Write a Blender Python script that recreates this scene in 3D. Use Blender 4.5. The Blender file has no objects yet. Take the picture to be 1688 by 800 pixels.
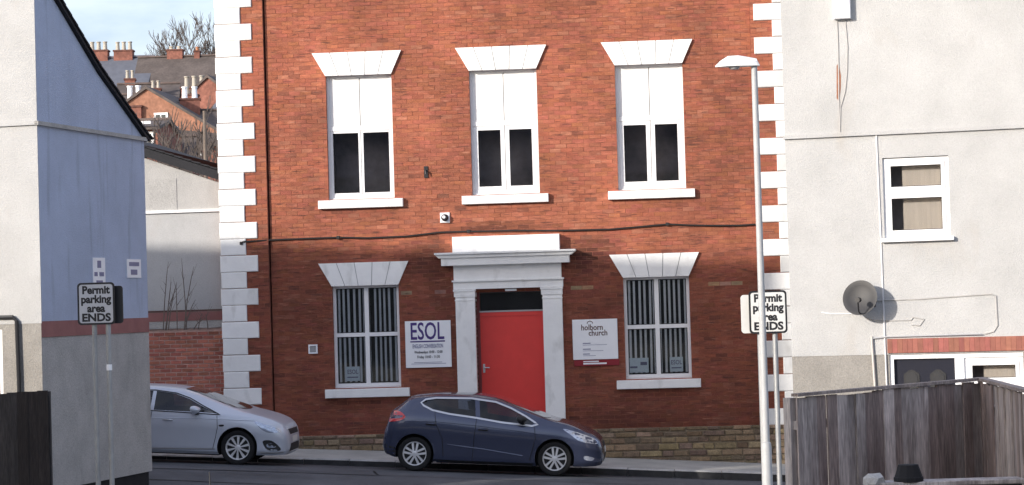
import bpy, bmesh, math, random
import numpy as np
from mathutils import Vector, Matrix
from mathutils.bvhtree import BVHTree
random.seed(7)
S = bpy.context.scene
R = math.radians

# ---------------------------------------------------------------- camera
cd = bpy.data.cameras.new('camera'); cam = bpy.data.objects.new('camera', cd)
S.collection.objects.link(cam); S.camera = cam
cd.sensor_width = 36; cd.lens = 36*3600/1688; cd.clip_start = .5; cd.clip_end = 2500
cam.matrix_world = Matrix.Translation((0, 0, 3.2)) @ Matrix.Rotation(math.pi/2+math.atan(97/3600), 4, 'X') @ Matrix.Rotation(-.029, 4, 'Z')
S.render.resolution_x, S.render.resolution_y = 1024, 485

# ---------------------------------------------------------------- sky and sun
SUN_EL, SUN_AZ = 17.3, 232.0          # azimuth clockwise from +Y: low winter sun, behind and left of the camera
w = bpy.data.worlds.new('World'); S.world = w; w.use_nodes = True
nt = w.node_tree; bg = nt.nodes['Background']
sky = nt.nodes.new('ShaderNodeTexSky'); sky.sky_type = 'NISHITA'; sky.sun_disc = False
sky.sun_elevation = R(SUN_EL); sky.sun_rotation = R(SUN_AZ); sky.air_density = 1.0; sky.dust_density = 2.2; sky.ozone_density = 2.0
tc = nt.nodes.new('ShaderNodeTexCoord'); mp = nt.nodes.new('ShaderNodeMapping'); mp.inputs['Scale'].default_value = (1, 1, 3.2)
cn = nt.nodes.new('ShaderNodeTexNoise'); cn.inputs['Scale'].default_value = 9; cn.inputs['Detail'].default_value = 7; cn.inputs['Roughness'].default_value = .55
cr = nt.nodes.new('ShaderNodeValToRGB'); cr.color_ramp.elements[0].position = .40; cr.color_ramp.elements[1].position = .62
cr.color_ramp.elements[0].color = (0, 0, 0, 1); cr.color_ramp.elements[1].color = (1, 1, 1, 1)
cc = nt.nodes.new('ShaderNodeMix'); cc.data_type = 'RGBA'; cc.inputs[6].default_value = (1.42, 1.47, 2.0, 1); cc.inputs[7].default_value = (2.75, 2.7, 2.9, 1)
mx = nt.nodes.new('ShaderNodeMix'); mx.data_type = 'RGBA'; mx.inputs[0].default_value = .55
nt.links.new(tc.outputs['Generated'], mp.inputs[0]); nt.links.new(mp.outputs[0], cn.inputs['Vector'])
nt.links.new(cn.outputs['Fac'], cr.inputs[0]); nt.links.new(cr.outputs[0], cc.inputs[0]); nt.links.new(cc.outputs[2], mx.inputs[7])
nt.links.new(sky.outputs[0], mx.inputs[6]); nt.links.new(mx.outputs[2], bg.inputs[0])
bg.inputs[1].default_value = .15
sl = bpy.data.lights.new('sun', 'SUN'); sl.energy = 2.1; sl.angle = R(1.2); sl.color = (1, .925, .83)
so = bpy.data.objects.new('sun', sl); S.collection.objects.link(so)
sd = Vector((math.sin(R(SUN_AZ))*math.cos(R(SUN_EL)), math.cos(R(SUN_AZ))*math.cos(R(SUN_EL)), math.sin(R(SUN_EL))))
so.rotation_euler = sd.to_track_quat('Z', 'Y').to_euler(); so.location = (-20, -20, 30)
S.view_settings.view_transform = 'Standard'; S.view_settings.look = 'None'; S.view_settings.exposure = 1.25
S.render.engine = 'CYCLES'; S.cycles.max_bounces = 6; S.cycles.transparent_max_bounces = 12

# ---------------------------------------------------------------- materials
MATS = {}
def mat(name, col, rough=.8, var=.12, scale=3.0, bump=0., bscale=40., metal=0., stretch=(1, 1, 1), spec=.5, fine=.0, stain=None, coat=0., broad=0., streak=None):
    """base colour x per-face 'tint' x noise; optional fine grain, streak stains and bump"""
    if name in MATS: return MATS[name]
    m = bpy.data.materials.new(name); m.use_nodes = True; MATS[name] = m
    n = m.node_tree; L = n.links.new; P = n.nodes['Principled BSDF']
    P.inputs['Roughness'].default_value = rough; P.inputs['Metallic'].default_value = metal
    P.inputs['Specular IOR Level'].default_value = spec; P.inputs['Coat Weight'].default_value = coat
    P.inputs['Coat Roughness'].default_value = .06
    at = n.nodes.new('ShaderNodeAttribute'); at.attribute_name = 'tint'
    ge = n.nodes.new('ShaderNodeNewGeometry'); mpn = n.nodes.new('ShaderNodeMapping'); mpn.inputs['Scale'].default_value = stretch
    L(ge.outputs['Position'], mpn.inputs[0])
    no = n.nodes.new('ShaderNodeTexNoise'); no.inputs['Scale'].default_value = scale; no.inputs['Detail'].default_value = 6; no.inputs['Roughness'].default_value = .6
    L(mpn.outputs[0], no.inputs['Vector'])
    mr = n.nodes.new('ShaderNodeMapRange'); mr.inputs[1].default_value = .3; mr.inputs[2].default_value = .7
    mr.inputs[3].default_value = 1-var; mr.inputs[4].default_value = 1+var; L(no.outputs['Fac'], mr.inputs[0])
    base = n.nodes.new('ShaderNodeVectorMath'); base.operation = 'MULTIPLY'; base.inputs[0].default_value = col; L(at.outputs['Color'], base.inputs[1])
    sc = n.nodes.new('ShaderNodeVectorMath'); sc.operation = 'SCALE'; L(base.outputs[0], sc.inputs[0]); L(mr.outputs[0], sc.inputs['Scale'])
    out = sc.outputs[0]
    if fine:
        n2 = n.nodes.new('ShaderNodeTexNoise'); n2.inputs['Scale'].default_value = bscale; n2.inputs['Detail'].default_value = 3; L(mpn.outputs[0], n2.inputs['Vector'])
        m2 = n.nodes.new('ShaderNodeMapRange'); m2.inputs[1].default_value = .3; m2.inputs[2].default_value = .7; m2.inputs[3].default_value = 1-fine; m2.inputs[4].default_value = 1+fine
        L(n2.outputs['Fac'], m2.inputs[0]); s2 = n.nodes.new('ShaderNodeVectorMath'); s2.operation = 'SCALE'; L(out, s2.inputs[0]); L(m2.outputs[0], s2.inputs['Scale']); out = s2.outputs[0]
    if broad:
        nb_ = n.nodes.new('ShaderNodeTexNoise'); nb_.inputs['Scale'].default_value = .55; nb_.inputs['Detail'].default_value = 5; nb_.inputs['Roughness'].default_value = .62; L(ge.outputs['Position'], nb_.inputs['Vector'])
        mb_ = n.nodes.new('ShaderNodeMapRange'); mb_.inputs[1].default_value = .32; mb_.inputs[2].default_value = .68; mb_.inputs[3].default_value = 1-broad; mb_.inputs[4].default_value = 1+broad*.7
        L(nb_.outputs['Fac'], mb_.inputs[0]); s3 = n.nodes.new('ShaderNodeVectorMath'); s3.operation = 'SCALE'; L(out, s3.inputs[0]); L(mb_.outputs[0], s3.inputs['Scale']); out = s3.outputs[0]
    if streak:                                  # dark flat-lying flecks: eroded joints and spalled edges
        sm = n.nodes.new('ShaderNodeMapping'); sm.inputs['Scale'].default_value = streak[2]; L(ge.outputs['Position'], sm.inputs[0])
        n3 = n.nodes.new('ShaderNodeTexNoise'); n3.inputs['Scale'].default_value = 1.31; n3.inputs['Detail'].default_value = 4; L(sm.outputs[0], n3.inputs['Vector'])
        m3 = n.nodes.new('ShaderNodeMapRange'); m3.inputs[1].default_value = streak[3]; m3.inputs[2].default_value = streak[3]+.10; m3.inputs[3].default_value = 0; m3.inputs[4].default_value = streak[1]
        L(n3.outputs['Fac'], m3.inputs[0]); x = n.nodes.new('ShaderNodeMix'); x.data_type = 'RGBA'; L(m3.outputs[0], x.inputs[0]); L(out, x.inputs[6]); x.inputs[7].default_value = (*streak[0], 1); out = x.outputs[2]
    if stain:                                   # (colour, amount, scale vector, threshold)
        sm = n.nodes.new('ShaderNodeMapping'); sm.inputs['Scale'].default_value = stain[2]; L(ge.outputs['Position'], sm.inputs[0])
        n3 = n.nodes.new('ShaderNodeTexNoise'); n3.inputs['Scale'].default_value = 1; n3.inputs['Detail'].default_value = 5; L(sm.outputs[0], n3.inputs['Vector'])
        m3 = n.nodes.new('ShaderNodeMapRange'); m3.inputs[1].default_value = stain[3]; m3.inputs[2].default_value = stain[3]+.18; m3.inputs[3].default_value = 0; m3.inputs[4].default_value = stain[1]
        L(n3.outputs['Fac'], m3.inputs[0]); x = n.nodes.new('ShaderNodeMix'); x.data_type = 'RGBA'; L(m3.outputs[0], x.inputs[0]); L(out, x.inputs[6]); x.inputs[7].default_value = (*stain[0], 1); out = x.outputs[2]
    L(out, P.inputs['Base Color'])
    if bump:
        n4 = n.nodes.new('ShaderNodeTexNoise'); n4.inputs['Scale'].default_value = bscale; n4.inputs['Detail'].default_value = 4; L(mpn.outputs[0], n4.inputs['Vector'])
        b = n.nodes.new('ShaderNodeBump'); b.inputs['Strength'].default_value = min(1, bump); b.inputs['Distance'].default_value = .01*max(1, bump); L(n4.outputs['Fac'], b.inputs['Height']); L(b.outputs[0], P.inputs['Normal'])
    return m
def glassmat(name, tint, alpha, rough=.02):
    m = bpy.data.materials.new(name); m.use_nodes = True; MATS[name] = m
    n = m.node_tree; L = n.links.new; P = n.nodes['Principled BSDF']
    P.inputs['Base Color'].default_value = (.01, .012, .015, 1); P.inputs['Roughness'].default_value = rough
    tr = n.nodes.new('ShaderNodeBsdfTransparent'); tr.inputs[0].default_value = (*tint, 1)
    gl = n.nodes.new('ShaderNodeBsdfGlossy'); gl.inputs['Roughness'].default_value = rough
    fr = n.nodes.new('ShaderNodeFresnel'); fr.inputs[0].default_value = 1.5
    a = n.nodes.new('ShaderNodeMixShader'); L(fr.outputs[0], a.inputs[0]); L(tr.outputs[0], a.inputs[1]); L(gl.outputs[0], a.inputs[2])
    b = n.nodes.new('ShaderNodeMixShader'); b.inputs[0].default_value = alpha; L(a.outputs[0], b.inputs[1]); L(P.outputs[0], b.inputs[2])
    L(b.outputs[0], n.nodes['Material Output'].inputs[0]); return m
M = dict(
 brick=mat('brick', (.352, .112, .063), .9, .22, 5, .7, 60, stretch=(1, 1, 3.5), fine=.20, stain=((.52, .235, .155), .6, (3.6, 3.6, 24), .60), broad=.30, streak=((.075, .03, .025), .75, (2.6, 2.6, 24), .585)),
 mortar=mat('mortar', (.265, .092, .058), .95, .3, 6, .5, 50, fine=.25, broad=.3),
 brick2=mat('brick_red', (.42, .145, .10), .9, .2, 8, .5, 60, fine=.15),
 mortar2=mat('mortar_pink', (.62, .43, .37), .95, .2, 9, .4, 50),
 brick3=mat('brick_far', (.23, .095, .07), .9, .25, 1.5, 0, fine=.2, bscale=6),
 wpaint=mat('white_masonry_paint', (.90, .90, .89), .65, .04, 4, .5, 30, stain=((.50, .49, .47), .6, (3.5, 3.5, 1.6), .575), broad=.04),
 upvc=mat('white_frame_paint', (.88, .88, .89), .35, .02, 3),
 board=mat('white_board', (.84, .84, .84), .5, .02, 3),
 cream=mat('painted_roughcast', (.475, .475, .475), .92, .07, 1.5, 1.0, 55, fine=.07, broad=.05, stain=((.42, .39, .36), .55, (2.2, 2.2, .8), .60)),
 dirtyc=mat('dirty_cream_render', (.44, .43, .415), .92, .09, 1.5, 1.0, 55, fine=.06, stain=((.3, .29, .28), .5, (2.2, 2.2, .6), .55)),
 bluew=mat('pale_blue_roughcast', (.44, .50, .64), .92, .07, 1.2, 1.0, 55, fine=.07, stain=((.20, .225, .29), .5, (5, 5, .5), .58), broad=.08),  # side wall colour, bluer than the cream front
 beige=mat('unpainted_roughcast', (.285, .27, .25), .95, .12, 2.5, 1.0, 45, fine=.14),
 greyr=mat('grey_roughcast', (.42, .41, .395), .95, .12, 2.0, 1.0, 45, fine=.16, stain=((.18, .18, .17), .5, (2, 2, .7), .6)),
 band=mat('red_tile', (.29, .10, .075), .7, .15, 12, .2, 50),
 bandd=mat('dark_red_paint', (.30, .13, .12), .8, .12, 4, .5, 45),
 stone=mat('sandstone', (.25, .185, .122), .95, .28, 9, .8, 40, fine=.25),
 stonem=mat('stone_mortar', (.28, .225, .16), .95, .2, 9, .5, 40, fine=.2),
 slate=mat('slate', (.11, .12, .15), .7, .15, 2, .3, 10),
 slateb=mat('brown_tile', (.10, .082, .076), .85, .25, 1.2, .3, 8, fine=.15),
 blackt=mat('black_roof_tile', (.014, .014, .018), .8, .2, 4, .4, 20),
 asphalt=mat('asphalt', (.098, .102, .112), .88, .22, 1.2, .6, 90, fine=.22, stain=((.035, .035, .04), .6, (.5, 3.0, 1), .58), broad=.25),
 pave=mat('pavement_surface', (.42, .41, .38), .92, .15, 2, .5, 70, fine=.15),
 kerb=mat('kerb_stone', (.46, .45, .43), .9, .2, 3, .4, 60, fine=.15),
 kerbface=mat('shaded_kerb_face', (.05, .05, .052), .9, .3, 5, .4, 60),  # near-black front face, painting the shadow line under the kerb
 gutter_dark=mat('dark_gutter', (.03, .03, .032), .95, .3, 5, .3, 50),  # black strip colour that deepens the kerb's shadow line
 earth=mat('pale_bounce_ground', (.26, .25, .22), 1, .35, .15, 0, fine=.3, bscale=1.5),  # lightened so the sunlit ground bounces light onto shaded walls
 door=mat('red_door_paint', (.78, .055, .045), .45, .05, 3, .08, 20),
 navy=mat('dark_door_paint', (.012, .013, .024), .35, .05, 3),
 black=mat('black_paint', (.015, .015, .018), .5, .1, 4),
 cable=mat('black_cable', (.02, .017, .016), .6, .1, 4),
 tar=mat('bitumen', (.015, .015, .017), .9, .2, 5, .4, 40),
 galv=mat('galvanised_steel', (.33, .34, .35), .5, .12, 6, .1, 30, metal=.35),
 lampc=mat('lamp_column_paint', (.42, .43, .44), .5, .08, 6, .1, 30),
 pcable=mat('pale_cable', (.42, .41, .40), .7, .1, 6),
 lampw=mat('pale_lamp_shell', (.80, .80, .78), .45, .04, 5),
 shadesign=mat('shaded_sign_face', (.50, .51, .54), .5, .05, 6),  # white sign face greyed, with the left sign's shade put into its colour
 signw=mat('white_sign_face', (.74, .74, .72), .5, .05, 6),
 purple=mat('purple_ink', (.07, .04, .20), .6, .05), ink=mat('black_ink', (.015, .015, .018), .6, .02),
 bluegrey=mat('faded_ink', (.22, .22, .34), .6, .05), brownink=mat('brown_ink', (.14, .085, .075), .6, .05),
 redpl=mat('dark_red_plastic', (.25, .01, .02), .5, .05), palep=mat('pale_blue_poster', (.82, .92, .97), .6, .06, 30),
 wplast=mat('white_plastic', (.90, .91, .94), .4, .03), gplast=mat('grey_plastic', (.35, .35, .36), .5, .1),
 wood=mat('weathered_timber', (.46, .42, .40), .92, .30, 10, .7, 60, stretch=(1, 1, .12), fine=.30, stain=((.14, .10, .095), .75, (9, 9, .8), .53)),
 woodd=mat('dark_timber', (.045, .042, .042), .9, .3, 10, .5, 60, stretch=(1, 1, .12), fine=.3),
 blind=mat('blind_fabric', (.86, .87, .88), .85, .06, 8),
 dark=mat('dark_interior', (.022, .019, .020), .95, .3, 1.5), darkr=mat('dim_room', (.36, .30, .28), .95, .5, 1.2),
 curtain=mat('beige_curtain', (.60, .52, .44), .9, .08, 2, stretch=(5, 1, .3)),
 dish=mat('dark_dish_paint', (.022, .022, .025), .55, .15, 8),
 rust=mat('rust', (.30, .13, .075), .95, .3, 12, .4, 40),
 terra=mat('terracotta', (.38, .17, .09), .9, .2, 5), pot=mat('pale_chimney_pot', (.40, .37, .32), .85, .1, 5),
 bark=mat('bare_bark', (.10, .082, .075), .95, .25, 3), stem=mat('dry_stem', (.16, .13, .11), .95, .2, 5),
 tyre=mat('tyre_rubber', (.014, .014, .015), .85, .1, 8), alloy=mat('alloy', (.80, .80, .81), .35, .03, 5, metal=.25),
 trim=mat('bright_trim', (.62, .62, .63), .28, .02, metal=.7), seat=mat('seat_cloth', (.03, .03, .035), .9, .1),
 paintb=mat('blue_metallic_paint', (.050, .061, .112), .24, .03, 2, metal=.35, coat=.9), paints=mat('silver_metallic_paint', (.64, .68, .76), .32, .02, 2, metal=.25, coat=.35),
 bplast=mat('black_car_plastic', (.018, .018, .020), .6, .1), redl=mat('red_lamp', (.62, .03, .03), .15, .05, coat=1.), clearl=mat('clear_lamp', (.42, .46, .56), .12, .25, 25, metal=.6, coat=1.),
 plate=mat('white_plate', (.8, .8, .78), .4, .02), mat_orange=mat('brick_gable_far', (.30, .145, .095), .9, .22, 1.6, 0, fine=.2, bscale=7),
)
M['glass'] = glassmat('window_glass', (.94, .95, .96), .02)
M['carglass'] = glassmat('car_glass', (.38, .42, .50), .22)
M['screen'] = mat('windscreen_glass', (.03, .035, .04), .06, .1, coat=1.)

# ---------------------------------------------------------------- mesh helpers
class MB:
    def __init__(s): s.v = []; s.f = []; s.t = []; s.m = []
    def add(s, vs, fs, tint=(1, 1, 1), mi=0):
        b = len(s.v); s.v += [tuple(p) for p in vs]; s.f += [tuple(i+b for i in f) for f in fs]; s.t += [tint]*len(fs); s.m += [mi]*len(fs); return s
    def box(s, x0, x1, y0, y1, z0, z1, tint=(1, 1, 1), mi=0):
        return s.add([(x0, y0, z0), (x1, y0, z0), (x1, y1, z0), (x0, y1, z0), (x0, y0, z1), (x1, y0, z1), (x1, y1, z1), (x0, y1, z1)],
              [(0, 3, 2, 1), (4, 5, 6, 7), (0, 1, 5, 4), (1, 2, 6, 5), (2, 3, 7, 6), (3, 0, 4, 7)], tint, mi)
    def pil(s, x0, x1, y0, y1, z0, z1, c=.01, tint=(1, 1, 1), mi=0):      # block with chamfered front (-y) edges
        return s.add([(x0, y1, z0), (x1, y1, z0), (x1, y1, z1), (x0, y1, z1), (x0, y0+c, z0), (x1, y0+c, z0), (x1, y0+c, z1), (x0, y0+c, z1),
              (x0+c, y0, z0+c), (x1-c, y0, z0+c), (x1-c, y0, z1-c), (x0+c, y0, z1-c)],
              [(0, 1, 5, 4), (1, 2, 6, 5), (2, 3, 7, 6), (3, 0, 4, 7), (4, 5, 9, 8), (5, 6, 10, 9), (6, 7, 11, 10), (7, 4, 8, 11), (8, 9, 10, 11)], tint, mi)
    def prism(s, poly, y0, y1, tint=(1, 1, 1), mi=0):                       # poly in (x,z), counterclockwise seen from -y
        n = len(poly); vs = [(x, y0, z) for x, z in poly]+[(x, y1, z) for x, z in poly]
        return s.add(vs, [tuple(range(n)), tuple(range(2*n-1, n-1, -1))]+[((i+1) % n, i, n+i, n+(i+1) % n) for i in range(n)], tint, mi)
    def tube(s, pts, r, n=8, tint=(1, 1, 1), mi=0, cap=True):
        pts = [Vector(p) for p in pts]; rs = r if isinstance(r, (list, tuple)) else [r]*len(pts); rings = []; pu = None
        for i, p in enumerate(pts):
            d = (pts[min(i+1, len(pts)-1)]-pts[max(i-1, 0)]).normalized()
            u = d.orthogonal().normalized() if pu is None else (pu-d*pu.dot(d)).normalized()
            pu = u; v = d.cross(u); rings.append([p+(u*math.cos(6.28318*k/n)+v*math.sin(6.28318*k/n))*rs[i] for k in range(n)])
        vs = [q for r_ in rings for q in r_]; fs = []
        for i in range(len(pts)-1):
            for k in range(n): fs.append((i*n+k, i*n+(k+1) % n, (i+1)*n+(k+1) % n, (i+1)*n+k))
        if cap: fs += [tuple(range(n-1, -1, -1)), tuple(range((len(pts)-1)*n, len(pts)*n))]
        return s.add(vs, fs, tint, mi)
    def lathe(s, prof, n=24, axis='y', o=(0, 0, 0), tint=(1, 1, 1), mi=0):  # prof [(radius, along)]
        vs = []
        for r, a in prof:
            for k in range(n):
                c, q = math.cos(6.28318*k/n)*r, math.sin(6.28318*k/n)*r
                p = (c, a, q) if axis == 'y' else (c, q, a)
                vs.append((p[0]+o[0], p[1]+o[1], p[2]+o[2]))
        fs = [(i*n+k, i*n+(k+1) % n, (i+1)*n+(k+1) % n, (i+1)*n+k) for i in range(len(prof)-1) for k in range(n)]
        return s.add(vs, fs, tint, mi)
    def build(s, name, mats, parent=None, loc=None, smooth=False):
        me = s.mesh(name, mats, smooth); return link(name, me, parent, loc)
    def mesh(s, name, mats, smooth=False):
        me = bpy.data.meshes.new(name); me.from_pydata(s.v, [], s.f)
        for m in (mats if isinstance(mats, (list, tuple)) else [mats]): me.materials.append(M[m] if isinstance(m, str) else m)
        me.polygons.foreach_set('material_index', s.m)
        a = me.color_attributes.new('tint', 'FLOAT_COLOR', 'CORNER')
        cnt = np.array([len(f) for f in s.f]); col = np.repeat(np.array([(*t, 1.) for t in s.t], dtype=np.float32), cnt, axis=0)
        a.data.foreach_set('color', col.ravel())
        if smooth: me.polygons.foreach_set('use_smooth', [True]*len(s.f)); me.set_sharp_from_angle(angle=R(38))
        me.update(); return me
def link(name, me, parent=None, loc=None):
    o = bpy.data.objects.new(name, me); S.collection.objects.link(o)
    if parent: o.parent = parent
    if loc: o.location = loc
    return o
def tag(o, label=None, cat=None, group=None, kind=None):
    if label: o['label'] = label
    if cat: o['category'] = cat
    if group: o['group'] = group
    if kind: o['kind'] = kind
    return o
def thing(name, label, cat, loc=(0, 0, 0), rz=0, group=None):
    o = bpy.data.objects.new(name, None); S.collection.objects.link(o); o.location = loc; o.rotation_euler = (0, 0, rz); o.empty_display_size = .2
    return tag(o, label, cat, group)
def addtint(me):
    a = me.color_attributes.get('tint') or me.color_attributes.new('tint', 'FLOAT_COLOR', 'CORNER')
    a.data.foreach_set('color', [1.]*(4*len(me.loops)))
def text(s, size, mats, parent, loc, sx=1., off=0., depth=.002, name='lettering', rot=(math.pi/2, 0, 0), align='CENTER'):
    c = bpy.data.curves.new('t', 'FONT'); c.body = s; c.size = size; c.extrude = depth; c.offset = off; c.align_x = align; c.resolution_u = 3
    t = bpy.data.objects.new('t', c); S.collection.objects.link(t); bpy.context.view_layer.update()
    me = bpy.data.meshes.new_from_object(t.evaluated_get(bpy.context.evaluated_depsgraph_get())); bpy.data.objects.remove(t)
    me.materials.clear(); me.materials.append(M[mats]); me.name = name
    for v in me.vertices: v.co.x *= sx
    addtint(me); o = link(name, me, parent, loc); o.rotation_euler = rot; return o
def wall(mb, x0, x1, z0, z1, y0, y1, ops, tint=(1, 1, 1), mi=0):
    """rectangular wall slab with rectangular openings, one clean shell"""
    ops = [(max(a, x0), min(b, x1), max(c, z0), min(d, z1)) for a, b, c, d in ops]
    xs = sorted({x0, x1, *[q for o in ops for q in o[:2]]}); zs = sorted({z0, z1, *[q for o in ops for q in o[2:]]})
    nx, nz = len(xs)-1, len(zs)-1
    sol = [[not any(o[0] < (xs[i]+xs[i+1])/2 < o[1] and o[2] < (zs[j]+zs[j+1])/2 < o[3] for o in ops) for j in range(nz)] for i in range(nx)]
    g = lambda i, j: 0 <= i < nx and 0 <= j < nz and sol[i][j]
    for i in range(nx):
        for j in range(nz):
            if not sol[i][j]: continue
            a, b, c, d = xs[i], xs[i+1], zs[j], zs[j+1]
            fs = [[(a, y0, c), (b, y0, c), (b, y0, d), (a, y0, d)], [(b, y1, c), (a, y1, c), (a, y1, d), (b, y1, d)]]
            if not g(i-1, j): fs.append([(a, y1, c), (a, y0, c), (a, y0, d), (a, y1, d)])
            if not g(i+1, j): fs.append([(b, y0, c), (b, y1, c), (b, y1, d), (b, y0, d)])
            if not g(i, j-1): fs.append([(a, y1, c), (b, y1, c), (b, y0, c), (a, y0, c)])
            if not g(i, j+1): fs.append([(a, y0, d), (b, y0, d), (b, y1, d), (a, y1, d)])
            for f in fs: mb.add(f, [(0, 1, 2, 3)], tint, mi)

# ---------------------------------------------------------------- ground: everything in the street frame (u along the brick front, v towards the camera)
YAW = -R(4.4); CU, SU = math.cos(YAW), math.sin(YAW)
def uv(x, y): return (x*CU+(y-45)*SU, x*SU-(y-45)*CU)
def xy(u, v): return (u*CU+v*SU, 45+u*SU-v*CU)
def sl_(u): return -.06*22*math.tanh(u/22)
def sm(a, b, t): t = min(1, max(0, (t-a)/(b-a))); return t*t*(3-2*t)
def dip(u): return -.03+.010*min(0, max(-8, u))
def road_h(v): return float(np.interp(v, [2, 3.8, 5.2, 7.0, 8.6, 10], [-.15, -.05, -.04, -.18, -.26, -.30]))
def ground_h(u, v):
    k = 1-sm(12, 40, v)*.9
    if v < 0: b = -.1+min(12.5, max(0, -v-9)*.15)
    elif v < 10: b = (road_h(v) if v > 2 else -.16)
    else: b = -.30+sm(10, 45, v)*1.9
    return b+sl_(u)*k
def sheet(name, us, vs, h, m, flip=False):
    mb = MB(); P = [(*xy(u, v), h(u, v)) for u in us for v in vs]; n = len(vs)
    mb.add(P, [(i*n+j+1, (i+1)*n+j+1, (i+1)*n+j, i*n+j) for i in range(len(us)-1) for j in range(n-1)])
    o = mb.build(name, m, smooth=True); o['kind'] = 'structure'; return o
us = sorted({*np.linspace(-30, 30, 41).tolist(), -900, -400, -200, -120, -70, -45, 45, 70, 120, 200, 400, 900})
gv = [-900, -500, -300, -200, -150, -120, -90, -60, -40, -25, -15, -9, -5, -1, 0, 1, 1.9, 2.2, 3.8, 5.2, 7, 8.6, 10, 12, 15, 18, 22, 26, 30, 35, 40, 46, 60, 90, 200, 500]
sheet('ground', us, gv, lambda u, v: ground_h(u, v)-.05-(.9*sm(60, 900, -v)*0), 'earth')
ru = sorted({*np.linspace(-32, 32, 65).tolist(), -120, -60, 60, 120})
sheet('road', ru, [2.0, 2.3, 2.8, 3.3, 3.8, 4.5, 5.2, 6, 7, 7.8, 8.6, 10, 12, 14, 17], lambda u, v: ground_h(u, v)-.002 if v > 10 else road_h(v)+sl_(u), 'asphalt')
pav = sheet('pavement', ru, [.0, .6, 1.2, 1.83], lambda u, v: .09-.025*v+sl_(u)+dip(u)-.002, 'pave')
g = MB()
for i in range(48):                                                        # dark strip painted in the channel, deepening the shadow line beside the kerb
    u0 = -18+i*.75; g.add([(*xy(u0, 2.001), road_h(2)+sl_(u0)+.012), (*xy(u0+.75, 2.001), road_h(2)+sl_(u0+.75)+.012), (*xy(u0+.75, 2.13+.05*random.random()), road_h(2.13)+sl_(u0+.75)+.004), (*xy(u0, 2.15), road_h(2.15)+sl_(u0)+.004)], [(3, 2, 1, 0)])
tag(g.build('gutter_strip', 'gutter_dark', pav), kind='stuff')
seam = MB(); sr = random.Random(9)
for u0, v0, u1, v1 in ((-7, 5.3, 3.5, 5.05), (3.5, 5.05, 3.7, 7.5), (-2.4, 4.2, -2.2, 5.1), (5, 4.4, 9, 4.6), (-9, 6.4, -1, 6.7)):   # tar sealed joints and cracks
    n = 24; P = [(u0+(u1-u0)*k/n+sr.uniform(-.015, .015), v0+(v1-v0)*k/n+sr.uniform(-.02, .02)) for k in range(n+1)]
    for (a, b), (c, d) in zip(P, P[1:]):
        L_ = math.hypot(c-a, d-b); nx, ny = -(d-b)/L_*.022, (c-a)/L_*.022
        seam.add([(*xy(p, q_), road_h(q_)+sl_(p)+.008) for p, q_ in ((a-nx, b-ny), (c-nx, d-ny), (c+nx, d+ny), (a+nx, b+ny))], [(3, 2, 1, 0)])
tag(seam.build('tar_seam', 'tar', bpy.data.objects['road']), kind='stuff')
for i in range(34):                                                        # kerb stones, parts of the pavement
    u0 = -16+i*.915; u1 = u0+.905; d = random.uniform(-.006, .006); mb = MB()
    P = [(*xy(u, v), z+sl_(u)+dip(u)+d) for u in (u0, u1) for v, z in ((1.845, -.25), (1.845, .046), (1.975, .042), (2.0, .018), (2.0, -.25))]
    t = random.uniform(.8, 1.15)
    mb.add(P, [(0, 1, 6, 5), (1, 2, 7, 6), (2, 3, 8, 7), (4, 3, 2, 1, 0), (5, 6, 7, 8, 9)], (t, t, t)); mb.add([P[i] for i in (3, 4, 9, 8)], [(0, 1, 2, 3)], (t, t, t), 1); mb.build('kerb_stone', ['kerb', 'kerbface'], pav)  # front faces take the painted shadow-line material

# ---------------------------------------------------------------- the brick building
B = thing('brick_building', 'red brick two storey building with white quoins and white pedimented red doorway', 'building', (0, 45, 0), YAW)
CH = .08625; ZB = .55; ZT = 10.35
PNL, PNR = -5.05, 5.02                                                     # recessed panel between the corner piers
WU = [(-3.80, -2.42, 5.42, 8.01), (-.80, .60, 5.42, 8.01), (2.22, 3.61, 5.42, 8.01)]
WL = [(-3.78, -2.39, 1.50, 3.63), (2.26, 3.61, 1.53, 3.63)]
DO = (-.80, .60, ZB-.6, 3.42)
OPS = WU+WL+[DO]
RB = .07                                                                   # how far the panel is set back
mb = MB()
wall(mb, PNL, PNR, -.5, ZT, RB+.008, RB+.40, OPS)
wall(mb, -6.09, PNL-.03, -.5, ZT, .008, RB+.40, []); wall(mb, PNR, 5.88, -.5, ZT, .008, RB+.40, [])
mb.box(-6.07, -5.8, .3, 9, -.5, ZT); mb.box(5.6, 5.86, .3, 9, -.5, ZT); mb.box(-5.8, 5.6, 8.7, 9, -.5, ZT)
mb.build('wall', 'mortar', B)
mb = MB(); mb.prism([(-6.3, ZT), (6.1, ZT), (6.1, ZT+.12), (-6.3, ZT+.12)], -.15, 9.15); mb.prism([(-6.2, ZT+.12), (6, ZT+.12), (3, ZT+2.2), (-3, ZT+2.2)], 0, 9)
mb.build('roof', 'slate', B)
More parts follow.
